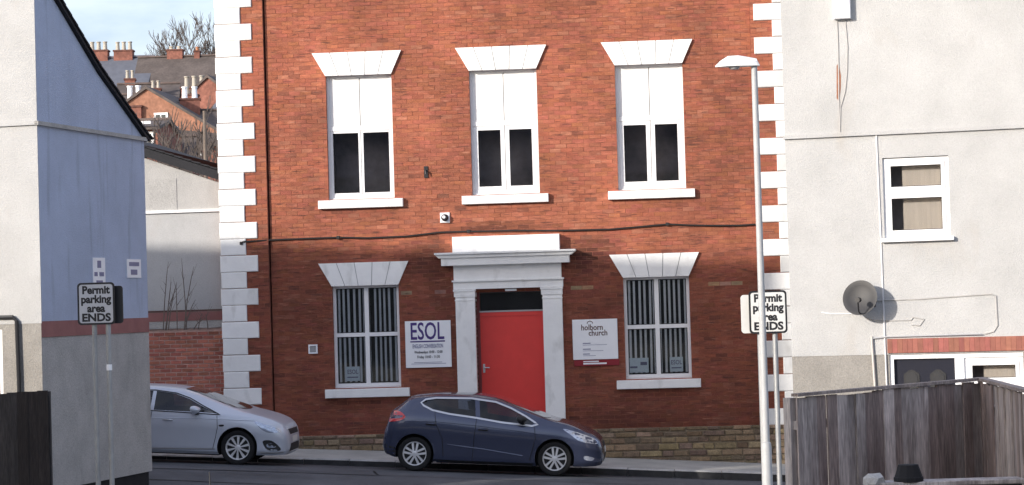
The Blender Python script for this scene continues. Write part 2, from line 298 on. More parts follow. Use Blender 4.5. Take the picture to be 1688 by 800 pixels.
def brick_tint(x, z):
    r = random.random(); k = random.uniform(.88, 1.10)
    t = (k, k*random.uniform(.92, 1.08), k*random.uniform(.9, 1.1))
    if r < .06: t = (1.06*k, 1.25*k, 1.32*k)
    elif r < .10: t = (.72*k, .75*k, .8*k)
    if z < 4.1:                                                            # lower bricks tinted darker and duller to deepen the shade on them
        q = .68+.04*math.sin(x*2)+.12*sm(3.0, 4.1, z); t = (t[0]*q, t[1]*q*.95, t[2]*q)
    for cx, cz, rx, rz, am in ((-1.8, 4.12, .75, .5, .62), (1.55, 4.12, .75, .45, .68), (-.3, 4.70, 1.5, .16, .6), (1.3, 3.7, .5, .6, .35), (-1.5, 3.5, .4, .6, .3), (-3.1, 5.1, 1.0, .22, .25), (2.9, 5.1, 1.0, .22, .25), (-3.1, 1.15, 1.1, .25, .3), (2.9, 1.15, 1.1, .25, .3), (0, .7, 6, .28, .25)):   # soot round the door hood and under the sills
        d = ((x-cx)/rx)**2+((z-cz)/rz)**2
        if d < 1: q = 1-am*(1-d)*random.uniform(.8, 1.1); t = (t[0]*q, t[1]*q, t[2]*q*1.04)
    if abs(z-3.40) < .05 and (-2.3 < x < -1.5 or 1.25 < x < 2.0 or 4.0 < x < 4.6) and random.random() < .6: t = (random.uniform(.7, 1.0), random.uniform(1.2, 2.0), random.uniform(1.4, 2.6))   # pale patched course
    return t
lint = [(a-.27, b+.2, d-.01, d+.47) for a, b, c, d in WU+WL]
bricks = []
def courses(x0, x1, y, zlo, zhi, ops, proud=.008):
    k = 0
    nz = int((zhi-zlo)/CH)
    for k in range(nz):
        z0 = zlo+k*CH+.005; z1 = z0+CH-.009; iv = [(x0, x1)]
        for a, b, c, d in ops:
            if d > z0+.02 and c < z1-.02:
                iv = [q for p, r in iv for q in ((p, min(r, a)), (max(p, b), r)) if q[1]-q[0] > .03]
        for p, r in iv:
            x = x0-(k % 2)*.117-random.uniform(0, .04)*0
            while x < r:
                wd = .226 if (k % 5) else .226
                a, b = max(x, p), min(x+wd, r)
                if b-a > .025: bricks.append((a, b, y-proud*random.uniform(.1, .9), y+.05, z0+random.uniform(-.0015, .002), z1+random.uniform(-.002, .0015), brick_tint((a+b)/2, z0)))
                x += .235
FULL = OPS+[(a+.06, b-.06, c-.2, c+.01) for a, b, c, d in WU+WL]
courses(PNL+.005, PNR-.005, RB+.008, ZB, ZT, FULL)
nP = len(bricks)
courses(-5.78, PNL-.035, .008, ZB, ZT, []); courses(PNR+.005, 5.55, .008, ZB, ZT, [])
full = sorted([b for b in bricks[:nP] if b[1]-b[0] > .22], key=lambda b: abs((b[0]+b[1])/2)*.6+abs(b[4]-4.9))[:296]
fs_ = set(full); mb = MB()
for b in bricks:
    if b not in fs_: mb.box(*b[:6], tint=b[6])
tag(mb.build('brickwork', 'brick', B), kind='stuff')
bm_cache = {}
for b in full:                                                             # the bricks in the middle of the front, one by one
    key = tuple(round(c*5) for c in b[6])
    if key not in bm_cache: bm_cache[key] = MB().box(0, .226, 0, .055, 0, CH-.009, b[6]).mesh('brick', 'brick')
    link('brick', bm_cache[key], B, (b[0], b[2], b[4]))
# quoins
def quoin(x0, x1, z0, z1, y=-.028):
    k = random.uniform(.90, 1.02) if x0 < 0 else random.uniform(.70, 1.0); MB().pil(x0, x1, y, .10, z0, z1, .014, (k, k, k)).build('quoin', 'wpaint', B)
for k in range(-1, 13):
    t = 9.15-.69*k
    j = random.uniform(-.012, .012)
    quoin(-6.10, -5.315+j, t-.345, t-.006)
    if k < 13: quoin(-6.085, -5.56+j, t-.69+.006, t-.351)
    quoin(5.10+j, 5.885, t-.345, t-.006)
    if k < 12: quoin(5.47+j, 5.87, t-.69+.006, t-.351)
# stone plinth: individual blocks
mb = MB(); mb.box(-6.1, DO[0]-.45, -.02, .3, -.6, ZB-.02); mb.box(DO[1]+.45, 5.9, -.02, .3, -1.2, ZB-.02); mb.box(DO[0]-.45, DO[1]+.45, .30, .4, -.5, ZB+.1)
pl = mb.build('plinth', 'stonem', B)
def stones(x0, x1, ztop, rng):
    z = ztop; k = 0
    while z > -.75:
        h = rng.uniform(.10, .145) if k else .09
        x = x0-rng.uniform(0, .2)
        while x < x1:
            wd = rng.uniform(.2, .46); a, b = max(x, x0)+.011, min(x+wd, x1)-.011
            gz = .0+sl_((a+b)/2)+dip(-4)
            if b-a > .05 and z > gz-.02:
                t = rng.uniform(.6, 1.35); d = rng.uniform(0, .022)
                q = MB(); c = .012; q.pil(a, b, -.045-d, .05, z-h+.011+rng.uniform(0, .012), z-.008-rng.uniform(0, .01), c, (t, t*rng.uniform(.9, 1.05), t*rng.uniform(.82, 1.1)))
                q.build('stone', 'stone', pl)
            x += wd
        z -= h; k += 1
rg = random.Random(3)
stones(-6.08, DO[0]-.45, ZB-.005, rg); stones(DO[1]+.45, 5.88, ZB-.005, rg)
# lintels of five splayed voussoirs
for i, (a, b, c, d) in enumerate(WU+WL):
    x0, x1 = (a-.27, b+.22); z0, z1 = d-.012, d+.468
    base = MB().prism([(a+.01, z0+.01), (b-.01, z0+.01), (x1-.02, z1-.01), (x0+.02, z1-.01)], RB-.035, RB+.06, (.45, .45, .47)).build('lintel', 'wpaint', B)
    for k in range(5):
        f0, f1 = k/5, (k+1)/5; e = .008
        p = [(a+(b-a)*f0+(e if k else 0), z0), (a+(b-a)*f1-(e if k < 4 else 0), z0), (x0+(x1-x0)*f1-(e if k < 4 else 0), z1), (x0+(x1-x0)*f0+(e if k else 0), z1)]
        MB().prism(p, RB-.05, RB+.055).build('voussoir', 'wpaint', base)
def bars(mb, a, b, c, d, t, y0, y1):                                       # rectangular frame of bars butted end to end
    mb.box(a, a+t, y0, y1, c, d); mb.box(b-t, b, y0, y1, c, d); mb.box(a+t, b-t, y0, y1, c, c+t); mb.box(a+t, b-t, y0, y1, d-t, d)
for i, (a, b, c, d) in enumerate(WU):
    y = RB+.11; zm = 6.90; m_ = (a+b)/2; F = MB(); bars(F, a, b, c+.03, d, .055, y, y+.08)
    F.box(a+.055, b-.055, y-.004, y+.08, zm-.05, zm+.05)
    win = F.build('window', 'upvc', B)
    MB().box(a-.01, b+.01, y-.03, y+.06, c-.02, c+.028).build('sub_sill', 'upvc', win)
    MB().pil(a-.21, b+.18, RB-.10, RB+.06, c-.19, c-.018, .008).build('sill', 'wpaint', win)
    for s in (0, 1):
        xa, xb = (a+.055, m_-.006) if s == 0 else (m_+.006, b-.055)
        MB().pil(xa, xb, y+.012, y+.03, zm+.054, d-.058, .006).build('board', 'board', win)
        t = .045 if i == 0 else .085
        xa, xb = (a+.057, m_-.006) if s == 0 else (m_+.006, b-.057)
        Fm = MB(); bars(Fm, xa, xb, c+.087, zm-.052, t, y+.01, y+.07); Fm.build('sash', 'upvc', win)
        MB().box(xa+t+.002, xb-t-.002, y+.045, y+.053, c+.087+t, zm-.054-t).build('pane', 'glass', win)
        bb = MB(); bars(bb, xa+t-.014, xb-t+.014, c+.075+t, zm-.04-t, .016, y+.036, y+.043); bb.build('gasket', 'black', win)
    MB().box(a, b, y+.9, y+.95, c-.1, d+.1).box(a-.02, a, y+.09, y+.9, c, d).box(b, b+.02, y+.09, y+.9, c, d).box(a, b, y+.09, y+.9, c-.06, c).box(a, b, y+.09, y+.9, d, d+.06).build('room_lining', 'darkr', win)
for i, (a, b, c, d) in enumerate(WL):
    y = RB+.11; zm = 2.60; m_ = (a+b)/2; F = MB(); bars(F, a, b, c+.03, d, .062, y, y+.08)
    F.box(m_-.045, m_+.045, y, y+.08, c+.092, d-.062); F.box(a+.062, m_-.045, y, y+.08, zm-.04, zm+.04); F.box(m_+.045, b-.062, y, y+.08, zm-.04, zm+.04)
    win = F.build('window', 'upvc', B)
    MB().box(a-.012, b+.012, y-.025, y+.06, c-.02, c+.028).build('sub_sill', 'upvc', win)
    MB().pil(a-.19, b+.18, RB-.10, RB+.06, c-.195, c-.018, .008).build('sill', 'wpaint', win)
    for s in (0, 1):
        xa, xb = (a+.062, m_-.045) if s == 0 else (m_+.045, b-.062)
        for za, zb in ((c+.092, zm-.04), (zm+.04, d-.062)):
            MB().box(xa+.001, xb-.001, y+.04, y+.047, za+.001, zb-.001).build('pane', 'glass', win)
            bb = MB(); bars(bb, xa+.001, xb-.001, za+.001, zb-.001, .014, y+.03, y+.037); bb.build('gasket', 'black', win)
    nsl = 12; vx = a+.10
    for k in range(nsl):
        x = a+.11+(b-a-.2)*k/(nsl-1)*.985; ang = R(-10+random.uniform(-12, 12))
        q = MB(); q.box(-.024, .024, -.002, .002, c+.12, d-.08)
        sl = q.build('blind_slat', 'blind', win, (x, y+.078, 0)); sl.rotation_euler = (random.uniform(-.003, .003), random.uniform(-.006, .006), ang)
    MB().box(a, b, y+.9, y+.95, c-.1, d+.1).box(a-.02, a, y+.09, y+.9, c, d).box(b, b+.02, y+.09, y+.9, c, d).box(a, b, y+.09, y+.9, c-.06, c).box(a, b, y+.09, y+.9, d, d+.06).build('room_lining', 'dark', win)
# doorway
F = MB(); y0 = RB
case = MB().box(-1.22, 1.0, -.09, RB+.05, 3.665, 3.95).build('door_surround', 'wpaint', B)
q = MB(); q.box(-1.235, 1.03, -.075, RB+.05, 3.475, 3.63); q.box(-1.26, 1.05, -.115, RB+.05, 3.63, 3.664); q.build('architrave', 'wpaint', case)
q = MB(); q.box(-1.455, 1.18, -.25, RB+.05, 3.97, 4.125); q.build('hood', 'wpaint', case)
q = MB(); q.prism([(-1.50, 4.127), (1.22, 4.127), (1.31, 4.195), (-1.58, 4.195)], -.29, RB+.05); q.box(-1.585, 1.315, -.34, RB+.05, 4.197, 4.235); q.build('cornice', 'wpaint', case)
MB().box(-1.22, 1.0, -.11, RB+.05, 3.951, 3.969).build('bed_mould', 'wpaint', case)
MB().pil(-1.225, .985, -.14, RB+.05, 4.237, 4.56, .01).build('parapet_block', 'wpaint', case)
for xa, xb in ((-1.20, -.80), (.60, 1.0)):
    q = MB(); q.box(xa, xb, -.07, RB+.30, .20, 3.32); q.box(xa-.04, xb+.02, -.10, RB+.30, 3.43, 3.472); q.box(xa-.025, xb+.012, -.085, RB+.30, 3.32, 3.43); q.box(xa-.012, xb+.008, -.08, RB+.29, 3.24, 3.262)
    q.box(xa-.03, xb+.03, -.10, RB+.29, -.1, .20); q.build('pilaster', 'wpaint', case)
MB().box(-.80, .60, RB+.02, RB+.30, 3.425, 3.474).build('soffit', 'wpaint', case)
MB().box(-.17, .06, RB-.09, RB+.02, 3.415, 3.46, (.85, .85, .85)).build('door_light', 'wplast', case)
yd = RB+.24
dr = MB().box(-.735, .575, yd, yd+.05, .26, 2.90).build('door', 'door', B)
MB().box(-.735, .575, yd-.012, yd+.05, 2.902, 2.985).build('top_rail', 'door', dr)
q = MB(); q.box(-.70, -.655, yd-.018, yd-.001, 1.74, 1.92); q.tube([(-.68, yd-.05, 1.845), (-.56, yd-.05, 1.84)], .012); q.tube([(-.68, yd-.001, 1.845), (-.68, yd-.05, 1.845)], .01); q.build('handle', 'trim', dr)
MB().box(-.74, .575, yd-.02, yd+.05, 2.987, 3.02, (.5, .5, .5)).box(-.735, .575, yd, yd+.05, 3.385, 3.42, (.1, .1, .1)).box(-.795, -.737, yd, yd+.06, .26, 3.42, (.25, .06, .06)).box(.577, .597, yd, yd+.06, .26, 3.42, (.25, .06, .06)).build('transom_frame', 'upvc', B)
MB().box(-.735, .575, yd+.02, yd+.028, 3.022, 3.383).build('transom_pane', 'glass', B)
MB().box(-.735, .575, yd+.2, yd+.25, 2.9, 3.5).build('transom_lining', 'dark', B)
MB().box(-.85, .65, -.15, RB+.40, -.2, .245).build('door_step', 'stonem', B)

# ---- things fixed to the front (placed in the building's frame)
def onfront(u, y, z): x = u*CU-y*SU; return (x, 45+u*SU+y*CU, z)
ES = thing('wall_sign', 'white square sign reading ESOL in tall purple letters left of the red door', 'sign', onfront(-1.80, RB-.02, 1.885), YAW)
MB().pil(-.475, .475, -.012, .02, 0, .965, .004).build('board', 'wplast', ES)
text('ESOL', .50, 'purple', ES, (-.02, -.014, .585), .63, .006)
MB().box(-.37, .35, -.016, -.012, .525, .553).build('underline', 'purple', ES)
text('ENGLISH CONVERSATION', .115, 'bluegrey', ES, (-.01, -.014, .405), .47, .002)
text('Wednesdays 10:00 - 12:00', .078, 'ink', ES, (-.0, -.014, .295), .70, .001)
text('Friday 10:00 - 11:30', .078, 'ink', ES, (-.0, -.014, .195), .75, .001)
MB().box(-.3, .28, -.015, -.012, .103, .112).box(-.36, .36, -.015, -.012, .075, .084).build('small_print', 'bluegrey', ES)
HC = thing('wall_sign', 'white sign with brown holborn church lettering above a dark red strip', 'sign', onfront(1.655, RB-.02, 1.83), YAW)
MB().pil(-.465, .46, -.012, .02, .13, .955, .004).build('board', 'wplast', HC)
MB().box(-.445, .48, -.008, .02, 0, .122).build('red_strip', 'redpl', HC)
text('holborn', .165, 'brownink', HC, (-.06, -.014, .735), .86, .003); text('church', .165, 'brownink', HC, (.06, -.014, .62), .86, .003)
q = MB(); q.tube([(-.16, -.014, .87), (-.14, -.014, .905), (-.10, -.014, .92), (-.06, -.014, .905), (-.04, -.014, .87)], .008, 5); q.build('emblem', 'brownink', HC)
for zz, l1, l2 in ((.455, .16, .5), (.335, .16, .42), (.235, .14, .26)):
    MB().box(-.26, -.26+l2, -.015, -.012, zz-.03, zz-.022).box(-.26, -.26+l1, -.0155, -.0121, zz, zz+.018).build('small_print', 'bluegrey', HC)
MB().box(-.26, .06, -.012, -.008, .078, .10).box(-.26, .22, -.012, -.008, .03, .062).build('small_print', 'wplast', HC)
def poster(u, z, wd, h, lab, txt=None, strip=False):
    p = thing('window_poster', lab, 'poster', onfront(u, RB+.11+.056, z), YAW)
    MB().box(-wd/2, wd/2, 0, .004, 0, h).build('sheet', 'palep', p)
    if txt: text(txt, h*.42, 'bluegrey', p, (0, -.002, h*.5), .8, .002, .001); MB().box(-wd*.38, wd*.38, -.002, 0, h*.22, h*.3).build('print', 'bluegrey', p)
    if strip: MB().box(-wd*.45, -wd*.08, -.002, 0, h*.30, h*.43).box(wd*.08, wd*.42, -.002, 0, h*.5, h*.72).build('print', 'bluegrey', p)
poster(-3.42, 1.64, .30, .30, 'small pale blue paper reading ESOL in lower window left of door', 'ESOL')
poster(2.53, 1.66, .40, .30, 'wide pale blue leaflet with two dark blocks in lower window right of door', strip=True)
poster(3.30, 1.66, .27, .30, 'small pale blue paper reading ESOL in lower window right of door', 'ESOL')
al = thing('alarm_light', 'small white square wall plate with round dark lamp above the white door hood', 'lamp', onfront(-1.38, RB, 4.97), YAW)
MB().pil(-.10, .10, -.03, .01, -.105, .105, .008).build('back_plate', 'wplast', al)
MB().lathe([(0, -.12), (.05, -.115), (.07, -.09), (.075, -.032)], 16).build('lamp_bowl', 'black', al, smooth=True)
MB().lathe([(0, -.135), (.03, -.13), (.035, -.118)], 12, o=(-.01, 0, .01)).build('lens', 'wplast', al, smooth=True)
vb = thing('vent_plate', 'small square white vent plate on brick left of lower left window', 'vent', onfront(-4.21, RB, 2.33), YAW)
q = MB(); bars(q, -.095, .095, -.095, .095, .03, -.03, .01); q.build('frame', 'wplast', vb); q = MB(); q.box(-.065, .065, -.012, .01, -.065, .065); q.prism([(-.045, -.05), (.05, -.05), (.02, .05)], -.022, -.012); q.build('grille', 'gplast', vb)
br_ = thing('iron_bracket', 'little rusty iron bracket on brick between the two left upper windows', 'bracket', onfront(-1.75, RB, 5.93), YAW)
q = MB(); q.box(-.04, .04, -.02, .01, -.12, .12); q.tube([(0, -.02, .03), (0, -.08, .02), (.01, -.09, -.05)], .018, 6); q.build('plate', 'black', br_)
cp = [(-5.66, 4.57), (-5.6, 4.60), (-5.0, 4.62), (-4.2, 4.63), (-3.6, 4.63), (-3.0, 4.60), (-2.2, 4.61), (-1.5, 4.67), (-.9, 4.67), (0, 4.66), (1.0, 4.63), (2.0, 4.62), (2.9, 4.67), (3.2, 4.69), (3.6, 4.66), (4.2, 4.63), (4.7, 4.62), (5.0, 4.63)]
cbp = thing('wall_cable', 'thin black cable sagging across the brick front above the door', 'cable', onfront(0, 0, 0), YAW)
q = MB(); q.tube([(x, (RB if PNL < x < PNR else 0)-.035, z) for x, z in cp], .018, 6); q.build('line', 'cable', cbp)
for x in (-5.64, -3.62, -.9, 3.2):
    k = [z for X, z in cp if abs(X-x) < .3][0]; MB().box(x-.03, x+.03, (RB if PNL < x < PNR else 0)-.06, RB, k-.03, k+.035).build('clip', 'cable', cbp)

# ---------------------------------------------------------------- right rendered house
HR = thing('rendered_house', 'cream rendered house with red tile band at right edge of photo', 'house', (4.30, 34, 0), -R(15))
rops = [(1.49, 2.49, 3.97, 5.24), (1.50, 3.50, 0, 2.215)]
q = MB(); wall(q, 0, 10, 2.46, 8.6, 0, .3, rops); q.box(0, .3, .3, 8, -1.8, 8.6); q.box(9.7, 10, .3, 8, -1.8, 8.6); q.box(.3, 9.7, 7.7, 8, -1.8, 8.6); q.build('wall', 'cream', HR)
q = MB(); q.box(2.625, 3.5, .03, .25, -.02, .895); wall(q, 0, 10, -1.8, 2.458, .008, .3, rops+[(1.47, 3.6, 2.215, 2.458)]); q.build('lower_wall', 'beige', HR)
q = MB(); q.add([(-.2, -.35, 8.5), (10.2, -.35, 8.5), (10.2, 4, 11.0), (-.2, 4, 11.0), (10.2, 8.35, 8.5), (-.2, 8.35, 8.5), (-.2, -.35, 8.38), (10.2, -.35, 8.38), (10.2, 8.35, 8.38), (-.2, 8.35, 8.38)], [(0, 1, 2, 3), (3, 2, 4, 5), (0, 3, 5, 9, 6), (1, 7, 8, 4, 2), (6, 7, 1, 0), (6, 9, 8, 7), (9, 5, 4, 8)]); q.build('roof', 'slate', HR)
q = MB(); q.prism([(-.02, 5.60), (10, 5.60), (10, 5.66), (-.02, 5.66)], -.045, .02); q.build('string_course', 'cream', HR)
for k in range(27):
    t = random.uniform(.85, 1.18); MB().pil(1.475+k*.0775, 1.475+k*.0775+.0765, -.03, .05, 2.235, 2.455, .002, (t, t*random.uniform(.9, 1.15), t)).build('soldier_brick', 'band', HR)
for k in range(27, 40):
    MB().pil(1.475+k*.0775, 1.475+k*.0775+.0765, -.03, .0, 2.235, 2.455, .002).build('soldier_brick', 'band', HR)
def casement(parent, a, b, c, d, y, zm=None, label=None, sill=True, cur='curtain', t=.06):
    F = MB(); bars(F, a, b, c, d, t, y, y+.07)
    if zm: F.box(a+t, b-t, y, y+.07, zm-.03, zm+.03)
    wn = F.build('window', 'upvc', parent)
    for za, zb in ([(c+t, zm-.03), (zm+.03, d-t)] if zm else [(c+t, d-t)]):
        G = MB(); bars(G, a+t+.003, b-t-.003, za+.003, zb-.003, .055, y-.012, y+.05); G.build('sash', 'upvc', wn)
        G = MB(); bars(G, a+t+.045, b-t-.045, za+.045, zb-.045, .022, y-.006, y+.02); G.build('gasket', 'black', wn)
        MB().box(a+t+.06, b-t-.06, y+.025, y+.031, za+.058, zb-.058).build('pane', 'glass', wn)
    if sill: MB().pil(a-.05, b+.05, y-.12, y+.05, c-.06, c-.002, .006).build('sill', 'upvc', wn)
    if cur:
        G = MB(); n = 26; xs = [a+.28+(b-a-.34)*k/n for k in range(n+1)]
        if b-a > 1.2: pass
        G.add([(x, y+.14+.0012*math.sin(k*1.9), z) for z in (c, d) for k, x in enumerate(xs)], [(k, k+1, n+2+k, n+1+k) for k in range(n)]); G.build('curtain', cur, wn)
    MB().box(a, b, y+.4, y+.43, c-.02, d+.02).build('room_lining', 'darkr', wn)
    return wn
casement(HR, 1.49, 2.49, 4.00, 5.23, .04, 4.70)
casement(HR, 2.62, 3.50, .9, 2.14, .06, 1.74, sill=False)
q = MB(); q.box(1.50, 1.56, .03, .12, -.2, 2.14); q.box(2.48, 2.62, .03, .12, -.2, 2.14); q.box(1.50, 3.50, .03, .12, 2.142, 2.212); q.build('door_frame', 'upvc', HR)
dd = MB().box(1.562, 2.478, .09, .14, -.2, 2.138).build('door', 'navy', HR)
for xa, xb in ((1.70, 1.94), (2.10, 2.34)):
    q = MB(); n = 8; P = [(xa, 1.2), (xb, 1.2), (xb, 1.90)]+[(xb-(xb-xa)*k/n, 1.90+.07*math.sin(math.pi*k/n)) for k in range(1, n)]+[(xa, 1.90)]
    q.prism(P, .078, .09); q.build('door_panel', 'bplast', dd)
    MB().prism([(xa+.03+(x-xa)*(xb-xa-.06)/(xb-xa), z-.03) for x, z in P], .070, .078).build('door_glass', 'dish', dd)
q = MB(); q.tube([(1.415, -.008, 5.6), (1.43, -.008, 4.2), (1.435, -.008, 3.0), (1.45, -.02, 1.2)], .014, 6, (.8, .78, .76)); q.build('thin_pipe', 'wplast', HR)
q = MB(); q.tube([(1.24, -.03, 2.5), (1.26, -.03, 1.9), (1.29, -.03, 1.1)], .02, 6, (.6, .55, .5)); q.tube([(1.24, -.03, 2.47), (1.5, -.03, 2.49), (2.9, -.05, 2.50)], .012, 6, (.5, .5, .5)); q.build('conduit', 'wplast', HR)
def onr(u, y, z):
    c, s = math.cos(-R(15)), math.sin(-R(15)); return (4.30+u*c-y*s, 34+u*s+y*c, z)
DS = thing('satellite_dish', 'round dark grey satellite dish on cream wall below the upstairs window', 'satellite dish', onr(1.12, -.25, 3.09), -R(15)-R(12))
q = MB(); q.lathe([(0, .0), (.10, -.006), (.2, -.026), (.27, -.05), (.275, -.05), (.27, -.035), (.2, -.012), (.1, .008), (0, .014)], 32); q.build('reflector', 'dish', DS, smooth=True).rotation_euler = (R(-14), 0, 0)
q = MB(); q.tube([(0, .01, 0), (.02, .2, -.02), (.08, .30, -.05)], .024, 8); q.box(.03, .14, .28, .31, -.14, .06); q.build('mount', 'black', DS)
q = MB(); q.tube([(0, -.02, -.25), (.03, -.22, -.20), (.05, -.30, -.06)], .012, 6); q.lathe([(0, -.07), (.04, -.07), (.04, .03), (0, .03)], 12, o=(.05, -.27, -.02)); q.build('feed_arm', 'black', DS, smooth=True)
def rcable(pts, lab, r=.012, m='pcable', cat='cable'):
    q = MB(); q.tube([onr(x, -.006, z) for x, z in pts], r, 6); return tag(q.build('cable', m), lab, cat)
rcable([(1.30, 3.05), (2.0, 3.055), (2.8, 3.09), (3.07, 3.10), (3.13, 3.07), (3.14, 2.62), (3.08, 2.53), (2.95, 2.50)], 'grey cable running right from the dish and turning down to the red band', .013)
rcable([(.48, 2.89), (.62, 2.865), (.8, 2.86), (1.0, 2.86)], 'short pale cable end poking left from behind the dish', .009, 'wplast')
rcable([(1.15, 2.80), (1.3, 2.75), (1.5, 2.735), (1.85, 2.735), (1.88, 2.78), (2.05, 2.74), (1.98, 2.65), (1.85, 2.66)], 'thin grey cable with a looped end right of the dish foot', .010)
rcable([(.87, 7.75), (.875, 7.0), (.86, 6.2), (.86, 5.9), (.86, 5.68)], 'straight thin wire down the cream wall under the white box', .010)
rcable([(1.0, 7.4), (1.02, 7.0), (1.0, 6.6), (.96, 6.3), (.88, 6.05), (.86, 5.7)], 'curved loose wire bowing right of the straight wire under the white box', .009)
JB = thing('junction_box', 'white electrical box at the top of the cream wall', 'box', onr(.96, 0, 7.58), -R(15)); MB().pil(-.13, .13, -.12, .005, -.16, .3, .012).build('cover', 'wplast', JB); MB().box(-.15, .15, -.005, .01, -.18, -.165).build('base_plate', 'gplast', JB)
q = MB(); q.prism([(.825, 6.2), (.86, 6.15), (.89, 6.35), (.90, 6.55), (.87, 6.75), (.84, 6.7), (.83, 6.4)], -.006, .01); q.build('bare_patch', 'rust', HR)

# ---------------------------------------------------------------- left rendered house (side wall in shade)
HL = thing('rendered_house', 'blue sided rendered house with sloping dark verge at left edge of photo', 'house', (-7.47, 34.5, 0), R(75))
def vz(x): return float(np.interp(x, [-.2, 0, .727, 2.22, 3.976, 4.2], [8.98, 8.85, 8.29, 7.27, 6.30, 6.2]))
q = MB(); q.prism([(0, 3.10), (4.03, 3.10), (4.03, 6.24), (0, 6.24)], 0, .28); q.prism([(0, 6.24), (4.03, 6.24), (3.976, 6.27), (2.22, 7.24), (.727, 8.26), (0, 8.8)], 0, .28); q.build('side_wall', 'bluew', HL)
q = MB(); q.prism([(0, .41), (4.06, .41), (4.06, 2.846), (0, 2.846)], .01, .28); q.build('lower_side_wall', 'greyr', HL)
q = MB(); q.prism([(0, 2.848), (4.05, 2.848), (4.05, 3.098), (0, 3.098)], -.006, .28); q.build('painted_band', 'bandd', HL)
q = MB(); q.box(.3, 4.0, .05, .28, -.6, .408); q.build('plinth', 'tar', HL)
def fw(mb, y0, y1, z0, z1, x0=-.012, x1=-.002, ops=[]):      # front wall: runs along +y, faces -x
    t = MB(); wall(t, y0, y1, z0, z1, x0, x1, ops); mb.add([(v[1], v[0], v[2]) for v in t.v], [tuple(reversed(f)) for f in t.f])
q = MB(); fw(q, -.015, 20, 3.07, 8.8); q.box(3.8, 4.0, .28, 20, .0, 6.2); q.box(0, 4.03, 19.75, 20, .0, 6.2); q.build('front_wall', 'cream', HL)
q = MB(); fw(q, -.004, 20, -.4, 3.068, -.006, -.002, [(.68, 1.8, 1.9, 3.0)]); q.build('lower_front_wall', 'beige', HL)
q = MB(); bars(q, 0, 1.1, 0, 1.1, .06, 0, .08); wn = MB(); wn.add([(v[1]+.03, v[0]+.69, v[2]+1.9) for v in q.v], [tuple(reversed(f)) for f in q.f]); wn = wn.build('window', 'upvc', HL)
MB().box(.06, .065, .75, 1.73, 1.96, 2.94).build('pane', 'glass', wn); MB().box(.2, .24, .66, 1.82, 1.88, 3.02).build('room_lining', 'darkr', wn)
q = MB(); q.box(-.05, -.013, -.04, 20, 6.21, 6.27); q.build('front_string_course', 'cream', HL)
q = MB(); q.box(-.05, 4.06, -.055, .01, 6.205, 6.27); q.build('side_string_course', 'greyr', HL)
q = MB(); xs = [-.12, .727, 2.22, 3.976, 4.15]
q.add([(x, y, vz(x)+dz) for x in xs for y, dz in ((-.07, -.02), (20.1, -.02), (-.07, .04), (20.1, .04))], [(4*i+2, 4*i+6, 4*i+7, 4*i+3) for i in range(4)]+[(4*i, 4*i+1, 4*i+5, 4*i+4) for i in range(4)]+[(4*i, 4*i+4, 4*i+6, 4*i+2) for i in range(4)]+[(4*i+1, 4*i+3, 4*i+7, 4*i+5) for i in range(4)]+[(0, 2, 3, 1), (16, 17, 19, 18)])
rf = q.build('roof', 'blackt', HL)
x = 3.95
while x > -.2:
    x0 = x-.02; dz = vz(x0)-vz(x0+.27); a = math.atan2(dz, .27); k = random.uniform(.7, 1.5)
    t = MB().box(0, .33, -.012, .24, 0, .026, (k, k, k)).build('roof_tile', 'blackt', rf, (x0, -.085, vz(x0)+.042)); t.rotation_euler = (0, a-R(3), 0)
    x -= .255*math.cos(a)
q = MB(); q.tube([(-.05, 3.0, 3.18), (-.05, .46, 3.18), (-.05, .40, 3.12), (-.05, .385, 2.2), (-.05, .38, 1.2)], .032, 8); q.build('waste_pipe', 'black', HL)
def side_paper(x, z, wd, h, lab, rows):
    c, s = math.cos(R(75)), math.sin(R(75)); p = thing('notice', lab, 'notice', (-7.47+x*c+.012*s, 34.5+x*s-.012*c, z), R(75))
    MB().box(-wd/2, wd/2, -.006, .01, 0, h).build('sheet', 'wplast', p)
    q = MB()
    for a, b, c_, d in rows: q.box(a, b, -.009, -.006, c_, d)
    q.build('print', 'bluegrey', p)
side_paper(2.09, 3.62, .46, .51, 'tall narrow white notice on blue wall just above left permit parking sign', [(-.07, .07, .34, .46), (-.19, -.07, .20, .27), (.0, .17, .20, .27), (-.12, .12, .09, .13)])
side_paper(3.46, 3.80, .56, .32, 'squat white notice with grey print near the far end of blue wall', [(-.2, .2, .20, .27), (-.14, .12, .05, .14)])

# ---------------------------------------------------------------- house standing behind between left house and brick building
HBk = thing('rendered_house', 'grey white rendered gable with black tiled roof in gap left of quoins', 'house', (-6.2, 45.9, 0), -R(6))
q = MB(); q.prism([(-6, 3.22), (.5, 3.22), (.5, 5.299), (-6, 5.299)], 0, .3); q.build('lower_gable_wall', 'cream', HBk)
q = MB(); q.prism([(-6, 5.3), (.5, 5.3), (.5, 5.72), (.06, 5.88), (-1.49, 6.44), (-3.6, 7.2), (-6, 6.4)], 0, .3); q.build('gable_wall', 'dirtyc', HBk)
q = MB(); q.prism([(-1.5, 5.33), (-.84, 5.33), (-.84, 6.0), (-1.5, 6.0)], -.01, .0); q.build('grey_patch', 'greyr', HBk)
MB().box(-6, .5, -.05, .0, 5.27, 5.33).build('string_course', 'wpaint', HBk)
MB().box(-6, .5, -.02, .3, 3.18, 3.218, (.3, .3, .3)).box(-6, .5, -.012, .3, 2.99, 3.178).build('red_band', 'bandd', HBk)
MB().box(-6, .5, -.004, .3, 2.84, 2.988).build('render_strip', 'greyr', HBk)
q = MB(); P = [(.7, 5.72), (-1.49, 6.47), (-3.6, 7.22), (-6.3, 6.3)]
